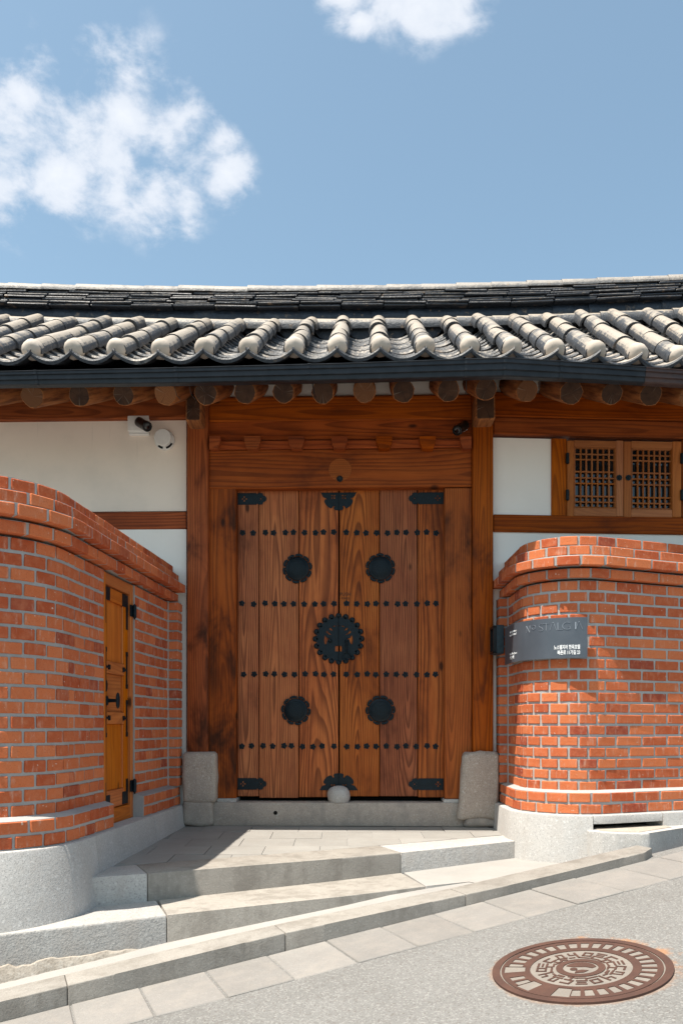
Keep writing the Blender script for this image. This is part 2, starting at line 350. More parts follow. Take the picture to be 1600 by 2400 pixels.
gutB = simple('brown_sheet_metal', (.055, .030, .026), .5, .2, .5, .3, 12)
signm = simple('slate_grey_steel', (.085, .098, .118), .42, .25, .5, .06, 8)
whiteT = simple('white_print', (.80, .80, .80), .6, 0, .3, .02)
letm = simple('cut_steel_lettering', (.34, .36, .40), .35, .3, .5, .05)
wplast = simple('white_plastic', (.72, .69, .66), .45, 0, .4, .03)
bplast = simple('black_plastic', (.008, .008, .009), .35, 0, .3, .2)
lensm = simple('dark_glass', (.004, .004, .006), .08, 0, .6, .1)
darkm = simple('void_shade', (.012, .011, .010), .9, 0, .1, .3)  # near-black; the shade inside openings and gaps is put into this colour
inkm = simple('burnt_lettering', (.10, .042, .022), .7, 0, .2, .1)
patchm = wood('pale_wood_plug', 'X', (.44, .125, .032), (.38, .10, .024), (.18, .05, .015), 60, .02, .5, .03, .6)
def glassm():
    m, nt, b = newmat('window_glass', .03, .6)
    b.inputs['Base Color'].default_value = (.012, .016, .02, 1); b.inputs['IOR'].default_value = 1.55
    return m
glass = glassm()
def rustm(name, a, bcol, sp):
    m, nt, b = newmat(name, .7, .4)
    tc, sh, rnd = ocoord(nt)
    n1 = NZ(nt, sh, 9, 5, .65); n2 = NZ(nt, sh, 110, 3, .6)
    c = MX(nt, RP(nt, n1, .35, .7), a, bcol)
    c = MX(nt, MA(nt, 'MULTIPLY', RP(nt, n2, .5, .72), .4), c, sp)
    nt.links.new(c, b.inputs['Base Color']); bump(nt, b, n2, .4, .002)
    return m
rust = rustm('rusty_cast_iron', (.066, .032, .023), (.088, .042, .029), (.045, .025, .020))
dirt = rustm('grit_filled_recess', (.184, .163, .143), (.224, .197, .170), (.170, .116, .075))

# ------------------------------------------------------------------ road
KA = (-.749, 3.65); KU = (.925, .38); KT = (.38, -.925)        # kerb line start, direction, and towards the street
def st(X, d): return ((X - KA[0]) * KU[0] + (d - KA[1]) * KU[1], (X - KA[0]) * KT[0] + (d - KA[1]) * KT[1])
def xd(s, t): return (KA[0] + s * KU[0] + t * KT[0], KA[1] + s * KU[1] + t * KT[1])
def zr(X, d): return EYE - 1.12 + .136 * st(X, d)[0]
MHX, MHD, MHR = .915, 3.186, .335
def roadmat():
    m, nt, b = newmat('worn_pale_asphalt', .85, .25)
    tc = N(nt, 'ShaderNodeTexCoord').outputs['Object']
    n1 = NZ(nt, tc, 150, 3, .65); n2 = NZ(nt, tc, 60, 3, .6); n3 = NZ(nt, tc, 1.6, 5, .6); vo = N(nt, 'ShaderNodeTexVoronoi', {'Vector': tc, 'Scale': 150.0}).outputs
    c = MX(nt, RP(nt, n3, .3, .7), (.165, .159, .150), (.195, .189, .180))
    c = MX(nt, MA(nt, 'MULTIPLY', RP(nt, n1, .50, .66), .7), c, (.10, .094, .088))
    c = MX(nt, MA(nt, 'MULTIPLY', RP(nt, n2, .56, .7), .5), c, (.25, .243, .232))
    c = MX(nt, MA(nt, 'MULTIPLY', RP(nt, N(nt, 'ShaderNodeSeparateColor', {0: vo['Color']}).outputs[0], .72, .95), .55), c, (.30, .29, .272))
    c = MX(nt, MA(nt, 'MULTIPLY', RP(nt, N(nt, 'ShaderNodeSeparateColor', {0: vo['Color']}).outputs[1], .88, .97), .5), c, (.11, .09, .078))
    p = W(MHX, MHD); q = W(MHX + .22, MHD + .12)
    dm = N(nt, 'ShaderNodeVectorMath', {0: tc, 1: (p.x, p.y, zr(MHX, MHD))}, operation='DISTANCE').outputs['Value']
    dq = N(nt, 'ShaderNodeVectorMath', {0: tc, 1: (q.x, q.y, zr(MHX, MHD))}, operation='DISTANCE').outputs['Value']
    nn = MA(nt, 'MULTIPLY', MA(nt, 'SUBTRACT', NZ(nt, tc, 16, 5, .7), .5), .28)
    st1 = MA(nt, 'MULTIPLY', RP(nt, MA(nt, 'ADD', dm, nn), MHR + .06, MHR - .02), RP(nt, MA(nt, 'ADD', dq, nn), .40, .16))
    st2 = MA(nt, 'MULTIPLY', RP(nt, MA(nt, 'ADD', dm, MA(nt, 'MULTIPLY', nn, .25)), MHR + .022, MHR), .3)
    c = MX(nt, MA(nt, 'MAXIMUM', MA(nt, 'MULTIPLY', st1, .8), st2), c, (.33, .165, .08))
    nt.links.new(c, b.inputs['Base Color'])
    bump(nt, b, MA(nt, 'ADD', n1, n2), .7, .004)
    return m
roadM = roadmat()
bm = bmesh.new()
vs = []
for t, dz in ((-90, -1.5), (-.22, -.12), (-.1, 0), (3, 0), (90, 0)):
    row = []
    for s in (-90, -6, 6, 90):
        X, d = xd(s, t); p = W(X, d); row.append(bm.verts.new((p.x, p.y, EYE - 1.12 + .136 * s + dz)))
    vs.append(row)
for a, b_ in zip(vs, vs[1:]):
    for i in range(3): bm.faces.new((a[i], a[i + 1], b_[i + 1], b_[i]))
mk('road', mesh_of(bm, 'road'), roadM, kind='structure')

# plates lying on the sloping road
def on_road(X, d, dz=0.0):
    p = W(X, d); a = W(*xd(1, 0)) - W(*xd(0, 0)); ux = Vector((a.x, a.y, .136)).normalized()
    b = W(*xd(0, -1)) - W(*xd(0, 0)); uy = Vector((b.x, b.y, 0)).normalized(); uz = ux.cross(uy).normalized(); uy = uz.cross(ux)
    M = Matrix.Identity(4)
    for i in range(3): M[i][0] = ux[i]; M[i][1] = uy[i]; M[i][2] = uz[i]
    M.translation = (p.x, p.y, zr(X, d) + dz); return M
strip = root('slab_strip', (*W(*xd(0, .2)), zr(*xd(0, .2))), None, None); strip['kind'] = 'structure'
for k in range(-6, 14):
    s0 = -.128 + .287 * k; X, d = xd(s0 + .1435, .195)
    mk('slab', boxme(.283, .385, .06, .004, 1, .0015, k % 4), slabm, strip, on_road(X, d, -.024 + random.uniform(-.002, .002)))

# kerb
kerb = root('kerb', (*W(*xd(0, -.1)), zr(*xd(0, -.1))), None, None); kerb['kind'] = 'structure'
def kh(s): return .088 if s < .5 else max(.05, .088 - (s - .5) * .028)
js = [-2.9, -1.95, -1.37, -.43, .53, 1.49, 2.74]
KW = .17
for a, b_ in zip(js, js[1:]):
    n = 5; P = [xd(a + .0015 + (b_ - a - .003) * i / n, 0) for i in range(n + 1)] + [xd(a + .0015 + (b_ - a - .003) * i / n, -KW) for i in range(n, -1, -1)]
    if b_ > 2.7: P = P[:5] + [xd(b_ - .1, 0), xd(b_, -.05)] + P[6:]
    me = prism_xy(P, lambda X, d: zr(X, d) + kh(st(X, d)[0]), lambda X, d: zr(X, d) - .15, .005)
    M = recenter(me); mk('kerb_stone', me, granK, kerb, M)
def z2(X, d): return -.185 + .030 * (X + .83)
def kb(s): return xd(s, -KW - .003)
# concrete strip behind the kerb
SF = [(-3.0, 3.12), (-1.6, 3.645), (-.83, 3.97), (0, 4.28), (.45, 4.48), (.70, 4.575)]    # front edge of the lower step
P = [xd(-2.6 + .45 * i, -KW - .002) for i in range(9)]
P = [p for p in P if p[0] < .55] + [kb(1.60), kb(1.78)] + [(x, y + .1) for x, y in SF[::-1]]
mk('concrete_strip', prism_xy(P, lambda X, d: min(zr(X, d) + kh(st(X, d)[0]) - .004, z2(X, d) - .003), lambda X, d: zr(X, d) - .2), concm, None, kind='structure')

# lower step
steps = root('lower_step', (*W(0, 4.5), -.3), None, None); steps['kind'] = 'structure'
def z2(X, d): return -.185 + .030 * (X + .83)
def kb(s): return xd(s, -KW - .003)
back = [(-3.0, 3.5), (-1.75, 3.95), (-.92, 4.42), (.1, 4.9), (.6, 5.15), (1.2, 5.45)]
for nm, P, mt in (('step_stone', [SF[0], SF[1], (-.832, 3.969), (-.995, 4.42), (-1.75, 4.2), (-3, 4.2)], granR),
                  ('step_stone', [(-.83, 3.97), SF[3], SF[4], (.34, 4.95), (-.99, 4.45)], granS),
                  ('step_stone', [(.455, 4.482), SF[5], kb(1.72), kb(2.2), kb(2.7), (1.75, 5.15), (1.3, 5.55), (.35, 5.0)], concm)):
    me = prism_xy(P, z2, -.62, .012 if mt is granR else .004); M = recenter(me); mk(nm, me, mt, steps, M)
# crumbling mortar under the left step stone
bm = bmesh.new(); rr = random.Random(3); prev = None
for i in range(46):
    f = i / 45; X = -2.2 + f * 1.25; d = 3.645 + (X + 1.6) * .42
    z0 = zr(X, d) + .07; h = max(.004, (.105 + rr.uniform(-.02, .02)) * (1 - f) ** .6 + rr.uniform(0, .012)); o = (.05 + rr.uniform(-.012, .015)) * (1 - f) + .012
    ring = []
    for oo, zz in ((o * 1.2, z0), (o, z0 + h * .5 + rr.uniform(-.008, .008)), (o * .5, z0 + h), (-.04, z0 + h + .005), (-.04, z0)):
        p = W(X + oo * .38, d - oo * .925); ring.append(bm.verts.new((p.x, p.y, zz)))
    if prev:
        for k in range(5): bm.faces.new((prev[k], prev[(k + 1) % 5], ring[(k + 1) % 5], ring[k]))
    else: bm.faces.new(ring[::-1])
    prev = ring
bm.faces.new(prev)
mk('mortar_fillet', mesh_of(bm, 'fillet', True), skirtm, steps)

# landing
land = root('landing', (*W(0, 5.2), -.2), None, None); land['kind'] = 'structure'
def zl(X, d): return -.0268 * (5.97 - d)
E0, E1, E2, E3, E4 = (-1.285, 4.19), (-.998, 4.297), (0, 4.725), (.352, 4.90), (1.205, 5.365)
def inn(p, w=.27): return (p[0] - .44 * w, p[1] + .9 * w)
B0, B4 = (-1.33, 6.02), (1.2, 6.02)
me = prism_xy([(E0[0] + .02, E0[1] + .05), (E2[0], E2[1] + .05), (E4[0] - .02, E4[1] + .05), B4, B0], lambda X, d: zl(X, d) - .007, -.5)
mk('landing_bed', me, mortm, land)
for P, mt in (([E0, (E1[0] - .003, E1[1]), inn((E1[0] - .003, E1[1])), (-1.285, 4.45)], granR),
              ([E1, E2, (E3[0] - .003, E3[1]), inn((E3[0] - .003, E3[1])), inn(E2), inn(E1)], granS),
              ([E3, E4, (1.19, 5.60), inn(E3)], granR)):
    me = prism_xy(P, zl, -.33, .008); M = recenter(me); mk('edge_stone', me, mt, land, M)
def clip(poly, a, b_):                         # keep the side of a->b on the left
    out = []
    def sd(p): return (b_[0] - a[0]) * (p[1] - a[1]) - (b_[1] - a[1]) * (p[0] - a[0])
    for i in range(len(poly)):
        p, q = poly[i], poly[(i + 1) % len(poly)]; sp, sq = sd(p), sd(q)
        if sp >= 0: out.append(p)
        if sp * sq < 0:
            f = sp / (sp - sq); out.append((p[0] + (q[0] - p[0]) * f, p[1] + (q[1] - p[1]) * f))
    return out
LP = [(-1.33, 4.50), inn((E1[0], E1[1] + .004)), inn((E2[0], E2[1] + .004)), inn((E3[0], E3[1] + .004)), (1.19, 5.61), (1.2, 5.99), (-1.33, 5.99)]
for r in range(6):
    d1 = 5.98 - .285 * r; d0 = d1 - .281
    for k in range(-6, 6):
        x0 = k * .335 + (.167 if r % 2 else 0) + .04; P = [(x0, d0), (x0 + .331, d0), (x0 + .331, d1), (x0, d1)]
        for i in range(len(LP)):
            if len(P) > 2: P = clip(P, LP[i], LP[(i + 1) % len(LP)])
        if len(P) < 3: continue
        ar = abs(sum(P[i][0] * P[(i + 1) % len(P)][1] - P[(i + 1) % len(P)][0] * P[i][1] for i in range(len(P)))) / 2
        if ar < .004: continue
        dz = random.uniform(-.0015, .0015); me = prism_xy(P, lambda X, d: zl(X, d) - .002 + dz, -.05); M = recenter(me); mk('paver', me, paverm, land, M)

# ------------------------------------------------------------------ curved brick walls
class Path:
    def __init__(s, segs): s.segs = segs; s.len = sum(g[-1] for g in segs)
    def at(s, q, off=0.0):                     # plan point and direction at arc length q, pushed out by off
        for i, g in enumerate(s.segs):
            if q <= g[-1] or i == len(s.segs) - 1: break
            q -= g[-1]
        if g[0] == 'L':
            u = g[2]; p = (g[1][0] + u[0] * q, g[1][1] + u[1] * q)
        else:
            a = g[3] + q / g[2]; u = (-math.sin(a), math.cos(a)); p = (g[1][0] + g[2] * math.cos(a), g[1][1] + g[2] * math.sin(a))
        return (p[0] + u[1] * off, p[1] - u[0] * off), u
    def M(s, q, z, off=0.0):
        p, u = s.at(q, off); wv = rt * u[0] + fw * u[1]; P_ = W(*p)
        return Matrix.Translation((P_.x, P_.y, z)) @ Matrix.Rotation(math.atan2(wv.y, wv.x), 4, 'Z')
    def px(s, q, off=0.0):
        p, _ = s.at(q, off); return HX + FPX * p[0] / p[1]
    def s_of_px(s, px, off, a, b):             # bisection on arc length
        for _ in range(40):
            m_ = (a + b) / 2
            if s.px(m_, off) < px: a = m_
            else: b = m_
        return (a + b) / 2
def sweep(path, a, b, prof, step=.035, smooth=True):
    n = max(1, int((b - a) / step)); bm = bmesh.new(); rings = []
    for i in range(n + 1):
        q = a + (b - a) * i / n; ring = []
        for off, z in prof:
            p, _ = path.at(q, off); P_ = W(*p); ring.append(bm.verts.new((P_.x, P_.y, z)))
        rings.append(ring)
    k = len(prof)
    for r0, r1 in zip(rings, rings[1:]):
        for j in range(k): bm.faces.new((r0[j], r0[(j + 1) % k], r1[(j + 1) % k], r1[j]))
    bm.faces.new(rings[0][::-1]); bm.faces.new(rings[-1])
    return mesh_of(bm, 'sweep', smooth)
CP, BH = .069, .0545                            # course pitch and brick height
def wall(name, label, loc, path, zb, bands, zones, seed, gap=.0145):
    """bands: (first course, last course, offset, [(s0,s1),...]); zones: (s0, s1, pitch)"""
    g = root(name, loc, label, 'wall')
    rnd = random.Random(seed); items = []
    for c0, c1, off, ivs in bands:
        for a, b in ivs:
            me = sweep(path, a, b, [(off - .0055, zb + c0 * CP + (.010 if off > .03 and c0 > 5 else .002)), (off - .0055, zb + c1 * CP - .005), (-.17, zb + c1 * CP - .005), (-.17, zb + c0 * CP + .002)])
            mk('mortar_core', me, mortm, g)
        for c in range(c0, c1):
            for a, b in ivs:
                js = {a, b}
                for z0, z1, pt in zones:
                    q = z0 + (pt / 2 if c % 2 else 0)
                    while q < z1:
                        if a + .035 < q < b - .035: js.add(q)
                        q += pt
                js = sorted(js)
                k = 1
                while k < len(js) - 1:
                    if js[k] - js[k - 1] < .05: js.pop(k)
                    else: k += 1
                for q0, q1 in zip(js, js[1:]):
                    p0, _ = path.at(q0, off); p1, _ = path.at(q1, off)
                    wd = math.hypot(p1[0] - p0[0], p1[1] - p0[1]) - gap
                    if wd < .02: continue
                    z = zb + c * CP + CP / 2 + rnd.uniform(-.0012, .0012); qm = (q0 + q1) / 2
                    sag = 0
                    acc = 0
                    for gsg in path.segs:
                        if gsg[0] == 'A' and acc < qm < acc + gsg[-1]: sag = .25 * wd * wd / 8 / gsg[2]
                        acc += gsg[-1]
                    M = path.M(qm, z, off - .045 - sag + rnd.uniform(-.0015, .002)) @ Matrix.Rotation(rnd.uniform(-.006, .006), 4, 'Y') @ Matrix.Rotation(rnd.uniform(-.01, .01), 4, 'Z')
                    pm, u = path.at(qm, off); dd = math.hypot(*pm)
                    facing = abs((pm[0] * u[1] - pm[1] * u[0]) / dd); pxx = HX + FPX * pm[0] / pm[1]
                    vis = facing * wd / dd ** 2 * (1 if -60 < pxx < 1660 else .001)
                    items.append((vis, round(wd / .005) * .005, M, rnd.randrange(4)))
    return g, items
def lay(g, items, extra):
    items = sorted(items + extra, key=lambda t: -t[0])
    for vis, wd, M, v in items[:300]:
        mk('brick', boxme(wd, .09, BH, .0035, 1, .0016, v, 'brick'), brk, g, M)
    bm = bmesh.new()
    for vis, wd, M, v in items[300:]:
        me = boxme(wd, .09, BH, .0035, 1, .0016, v, 'brick'); n0 = len(bm.verts); bm.from_mesh(me); bm.verts.ensure_lookup_table()
        for vv in bm.verts[n0:]: vv.co = M @ vv.co
    if items[300:]: mk('bricks', mesh_of(bm, 'bricks'), brk, g, kind='stuff')

# left wall: straight towards the street, then a rounded corner
sn = Vector((.083, 1)).normalized(); a1 = math.atan2(-sn.x, sn.y)
def Lx(d): return -1.214 - .083 * (6 - d)
DT = 4.15; LR = .442; pt = Vector((Lx(DT), DT)); nv = Vector((sn.y, -sn.x)); cc = pt - nv * LR
arcL = LR * (a1 + math.pi / 2)
lead = 1.0
LPATH = Path([('L', (cc.x - lead, cc.y - LR), (1, 0), lead), ('A', (cc.x, cc.y), LR, -math.pi / 2, arcL), ('L', tuple(pt), tuple(sn), 1.87)])
LS0 = lead + arcL
def LS(d): return LS0 + (d - DT) / sn.y
ZB = .147
dA, dB, dN, dE = LS(4.66), LS(5.18), LS(5.885), LS(5.99)
bodyL = [(.0, dA), (dB, dE)]
gl, it = wall('brick_wall', 'tall red brick wall with rounded corner, stepped coping and a narrow wooden door set in it', (*W(-1.3, 5.0), ZB - .4), LPATH, ZB,
              [(0, 2, .058, bodyL), (2, 21, 0.0, bodyL), (21, 22, .045, [(0, dE)]), (22, 23, .095, [(0, dE)]), (23, 24, .05, [(0, dE)]), (24, 25, .005, [(0, dE)])],
              [(.02, lead + arcL + .03, .128), (LS0 + .1, dA, .132), (dA + .02, dB - .03, .13), (dB + .02, 9, .132)], 11)
ex = []
for c in range(2, 21):
    M = LPATH.M(dN + .055, ZB + c * CP + CP / 2, .070 - .045); ex.append((1.2 / 36, .11, M, c % 4))
lay(gl, it, ex)
mk('mortar_core', sweep(LPATH, dN + .012, dE, [(.064, ZB + 2 * CP), (.064, ZB + 21 * CP), (-.1, ZB + 21 * CP), (-.1, ZB + 2 * CP)]), mortm, gl)
mk('mortar_joint', sweep(LPATH, dN - .016, dN + .012, [(.004, ZB + 2 * CP), (.004, ZB + 21 * CP), (-.05, ZB + 21 * CP), (-.05, ZB + 2 * CP)]), mortm, gl)
# granite plinth stones
def plinth(path, cuts, top, off, zlo, g, mt, flare=.02):
    for a, b in zip(cuts, cuts[1:]):
        me = sweep(path, a + .0015, b - .0015, [(off + flare, zlo), (off, top - .012), (off - .004, top - .004), (off - .014, top), (-.15, top), (-.15, zlo)])
        mk('plinth_stone', me, mt, g, recenter(me))
plinth(LPATH, [0, .98, LS(4.32), LS(5.3), LS(6.0)], ZB + .002, .082, -.55, gl, granite, .085)
# mortar slope on the base ledge
for a, b in bodyL:
    mk('mortar_ledge', sweep(LPATH, a, b, [(.052, ZB + 2 * CP - .005), (.0, ZB + 2 * CP + .012), (-.02, ZB + 2 * CP + .012), (-.02, ZB + 2 * CP - .005)]), mortm, gl)
mk('mortar_ledge', sweep(LPATH, 0, dE, [(.088, ZB + 23 * CP - .004), (.045, ZB + 23 * CP + .008), (0, ZB + 23 * CP + .008), (0, ZB + 23 * CP - .004)]), mortm, gl)

# narrow door in the left wall
Pw = W(*LPATH.at(dA)[0]); Uw = rt * sn.x + fw * sn.y
DP = Plane(Pw, Uw); DW = dB - dA
door = root('utility_door', (Pw.x, Pw.y, ZB), None, None, None, gl)
ztop = ZB + 21 * CP - .006; zbt = ZB + .002
def dbox(nm, s0, s1, z0, z1, off, th, mt, bev=.003, parent=door):
    return mk(nm, boxme(s1 - s0, th, z1 - z0, bev), mt, parent, DP.mat((s0 + s1) / 2, (z0 + z1) / 2, off - th / 2))
dbox('door_frame', .006, .052, zbt, ztop, -.012, .1, woodN); dbox('door_frame', DW - .052, DW - .004, zbt, ztop, -.012, .1, woodN)
dbox('door_frame', .052, DW - .052, ztop - .065, ztop, -.014, .1, woodNX); dbox('door_frame', .052, DW - .052, zbt, zbt + .085, -.014, .1, woodNX)
l0, l1, lz0, lz1 = .056, DW - .056, zbt + .09, ztop - .07
of = -.028
dbox('stile', l0, l0 + .062, lz0, lz1, of, .045, woodN); dbox('stile', l1 - .062, l1, lz0, lz1, of, .045, woodN)
zm1, zm2 = DP.hit(285, 1683)[1], DP.hit(285, 1567)[1]
for z0, z1 in ((lz0, lz0 + .10), (zm1 - .035, zm1 + .035), (zm2 - .035, zm2 + .035), (lz1 - .075, lz1)):
    dbox('rail', l0 + .062, l1 - .062, z0, z1, of - .0005, .045, woodNX)
for z0, z1, mt in ((lz0 + .10, zm1 - .035, woodN), (zm1 + .035, zm2 - .035, woodNX), (zm2 + .035, lz1 - .075, woodN)):
    dbox('door_panel', l0 + .06, l1 - .06, z0, z1, of - .018, .02, mt)
    for a, b in ((l0 + .062, l0 + .074), (l1 - .074, l1 - .062)): dbox('bead', a, b, z0, z1, of - .006, .02, woodN, .004)
def diron(nm, boxes, offp=of + .003):
    bm = bmesh.new()
    for s0, s1, z0, z1, th in boxes: add_box(bm, (s0 / 2 + s1 / 2, -th / 2, z0 / 2 + z1 / 2), (s1 - s0, th, z1 - z0))
    me = mesh_of(bm, 'iron'); mk(nm, me, iron, door, DP.mat(0, 0, of) )
for sx, e in ((l0, 1), (l1, -1)):
    A = lambda v: sx + e * v
    for zt, q in ((lz1 - .004, -1), (lz0 + .004, 1)):
        hh = .21 if q < 0 else .15
        bs = [(min(A(.006), A(.10)), max(A(.006), A(.10)), min(zt, zt + q * .075), max(zt, zt + q * .075), .003), (min(A(.006), A(.036)), max(A(.006), A(.036)), min(zt, zt + q * hh), max(zt, zt + q * hh), .0035)]
        diron('corner_plate', bs)
    for zc in (zm1, zm2):
        bs = [(min(A(.022), A(.034)), max(A(.022), A(.034)), zc - .11, zc + .11, .006), (min(A(.034), A(.085)), max(A(.034), A(.085)), zc - .006, zc + .006, .006), (min(A(.075), A(.093)), max(A(.075), A(.093)), zc - .014, zc + .014, .009),
              (min(A(.018), A(.038)), max(A(.018), A(.038)), zc + .085, zc + .112, .008), (min(A(.018), A(.038)), max(A(.018), A(.038)), zc - .112, zc - .085, .008)]
        diron('strap_iron', bs)
bm = bmesh.new(); zh = DP.hit(262, 1642)[1]
add_lathe(bm, [(.028, 0), (.028, .006), (.012, .012), (.009, .06), (.012, .064)], 14, Matrix.Translation((l0 + .045, 0, zh)) @ FRONT)
add_lathe(bm, [(.002, .056), (.030, .060), (.036, .066), (.03, .072), (.002, .074)], 18, Matrix.Translation((l0 + .052, 0, zh)) @ FRONT @ Matrix.Diagonal((.62, 1.35, 1, 1)))
mk('door_handle', mesh_of(bm, 'handle', True), iron, door, DP.mat(0, 0, of))
bm = bmesh.new(); add_lathe(bm, [(.022, 0), (.022, .004), (.018, .007)], 12, Matrix.Translation((l0 + .036, 0, DP.hit(262, 1607)[1])) @ FRONT @ Matrix.Diagonal((.8, 1.6, 1, 1)))
mk('keyhole_plate', mesh_of(bm, 'key'), iron, door, DP.mat(0, 0, of))
for py in (1435, 1840):
    zc = DP.hit(320, py)[1]; bm = bmesh.new()
    add_lathe(bm, [(.003, -.052), (.007, -.042), (.012, -.038), (.012, .035), (.008, .038), (.003, .044)], 12, Matrix.Translation((DW - .028, -.018, zc)))
    add_box(bm, (DW - .046, -.004, zc), (.042, .006, .07)); mk('hinge', mesh_of(bm, 'hinge', True), iron, door, DP.mat(0, 0, -.012))

# right wall
RR = .33; rc = (1.50, 5.47); A2 = R(292)
arcR = RR * (A2 - math.pi); e2 = (rc[0] + RR * math.cos(A2), rc[1] + RR * math.sin(A2)); u2 = (-math.sin(A2), math.cos(A2))
RPATH = Path([('L', (rc[0] - RR, 5.985), (0, -1), .515), ('A', rc, RR, math.pi, arcR), ('L', e2, u2, 1.9)])
ZR = .172; rT = RPATH.len; rS = .13
bodyR = [(.0, rT)]
gr, it = wall('brick_wall', 'red brick wall with rounded end and stepped coping under the lattice window, partly in sunlight', (*W(1.5, 5.3), ZR - .4), RPATH, ZR,
              [(0, 2, .05, bodyR), (2, 21, 0.0, [(rS, rT)]), (21, 22, .04, bodyR), (22, 23, .088, bodyR), (23, 24, .045, bodyR), (24, 25, .002, bodyR)],
              [(.0, .46, .115), (.515, .515 + arcR + .03, .1205), (.515 + arcR + .1, 9, .204)], 23)
ex = []
for c in range(2, 21):
    M = RPATH.M(.065, ZR + c * CP + CP / 2, .06 - .045); ex.append((1.0 / 36, .115, M, c % 4))
lay(gr, it, ex)
mk('mortar_core', sweep(RPATH, 0, rS - .018, [(.054, ZR + 2 * CP), (.054, ZR + 21 * CP), (-.1, ZR + 21 * CP), (-.1, ZR + 2 * CP)]), mortm, gr)
mk('mortar_ledge', sweep(RPATH, 0, rT, [(.045, ZR + 2 * CP - .005), (.0, ZR + 2 * CP + .010), (-.02, ZR + 2 * CP + .010), (-.02, ZR + 2 * CP - .005)]), mortm, gr)
mk('mortar_ledge', sweep(RPATH, 0, rT, [(.08, ZR + 23 * CP - .004), (.04, ZR + 23 * CP + .008), (0, ZR + 23 * CP + .008), (0, ZR + 23 * CP - .004)]), mortm, gr)
mk('mortar_joint', sweep(RPATH, rS - .012, rS + .014, [(.004, ZR + 2 * CP), (.004, ZR + 21 * CP), (-.05, ZR + 21 * CP), (-.05, ZR + 2 * CP)]), mortm, gr)
mk('mortar_joint', sweep(RPATH, 0, .012, [(.062, ZR + 2 * CP), (.062, ZR + 21 * CP), (-.05, ZR + 21 * CP), (-.05, ZR + 2 * CP)]), mortm, gr)
# plinth with a drain slot
sl0 = RPATH.s_of_px(1389, .09, .6, 2.6); sl1 = RPATH.s_of_px(1552, .09, .6, 2.9)
zslot = EYE - .600; zfl = EYE - .634
plinth(RPATH, [0, sl0], ZR + .002, .092, -.5, gr, granite); plinth(RPATH, [sl1, rT], ZR + .002, .092, -.5, gr, granite)
plinth(RPATH, [sl0, sl1], ZR + .002, .089, zslot, gr, granite, 0.0)
mk('slot_shade_strip', sweep(RPATH, sl0 - .02, sl1 + .02, [(-.06, zfl - .1), (-.06, zslot + .02), (-.1, zslot + .02), (-.1, zfl - .1)]), darkm, gr)  # dark strip at the back of the slot, its colour painting the recess shade
box_pts = [(1.40, 5.30), (1.475, 5.09), (1.50, 4.995), (1.545, 4.93), (1.62, 4.885), (1.76, 4.862), (1.80, 4.87), (2.145, 5.19), (2.5, 5.40), (2.5, 5.6)]
me = prism_xy(box_pts, zfl, -.5, .012); db = mk('drain_box', me, granite, gr, recenter(me))
me = prism_xy([(1.53, 5.16), (1.56, 4.985), (1.64, 4.945), (1.76, 4.925), (2.05, 5.17), (2.02, 5.3)], zfl + .004, zfl - .02, .003)
mk('pebble_bed', me, skirtm, gr, recenter(me))

# ------------------------------------------------------------------ gatehouse frame
gh = root('gatehouse', (0, 0, 0), 'traditional timber gatehouse with tiled roof, white plaster panels and studded double doors', 'gatehouse')
def fbox(nm, x0, y0, x1, y1, off, th, mt, pl=FAC, bev=.004, parent=None, seg=1, jit=0, zt=None, zb=None):
    """box whose front face covers the photograph rectangle on the plane, off metres proud"""
    a, zA = pl.hit(x0, (y0 + y1) / 2, off); b, _ = pl.hit(x1, (y0 + y1) / 2, off); xm = (x0 + x1) / 2
    z1 = pl.hit(xm, y0, off)[1] if zt is None else zt; z0 = pl.hit(xm, y1, off)[1] if zb is None else zb
    return mk(nm, boxme(b - a, th, z1 - z0, bev, seg, jit, random.randrange(50) if jit else 0), mt, parent or gh, pl.mat((a + b) / 2, (z0 + z1) / 2, off - th / 2))
# posts on stones
fbox('post', 437, 926, 488, 1766, -.0 + .07, .2, woodZ, bev=.012, seg=2, jit=.003)
fbox('post', 1107, 926, 1155, 1764, .07, .2, woodZ, bev=.012, seg=2, jit=.003)
# horizontal timbers over the gate
fbox('beam', 489, 927, 1106, 985, .045, .15, woodX, bev=.008)
fbox('header_board', 489, 986, 1106, 1030, .025, .1, woodX)
fbox('header_rail', 489, 1031, 1106, 1050.5, .04, .1, woodX)
fbox('lintel', 489, 1051.5, 1106, 1143, .032, .14, woodX, bev=.008)
fbox('jamb', 489.5, 1144.5, 553, 1872, .028, .16, woodZ, bev=.006)
fbox('jamb', 1041, 1143, 1105.5, 1873, .028, .16, woodZ, bev=.006)
for cx, cut in ((497, 'L'), (591, ''), (694, ''), (795, ''), (900, ''), (1002, ''), (1097, 'R')):
    a, z0 = FAC.hit(cx, 1051, .1); z1 = FAC.hit(cx, 1022, .1)[1]; h = z1 - z0; bm = bmesh.new()
    wl = wr = .057
    P = [(-wl, h), (wr, h), (wr, h * .58), (wr * .66, 0), (-wl * .66, 0), (-wl, h * .58)]
    if cut == 'L': P = [(-.02, h), (wr, h), (wr, h * .58), (wr * .66, 0), (-.02, 0)]
    if cut == 'R': P = [(-wl, h), (.022, h), (.022, 0), (-wl * .66, 0), (-wl, h * .58)]
    add_prism(bm, P, -.055, .03); mk('bracket_block', mesh_of(bm, 'bracket'), woodX, gh, FAC.mat(a, z0, .043))
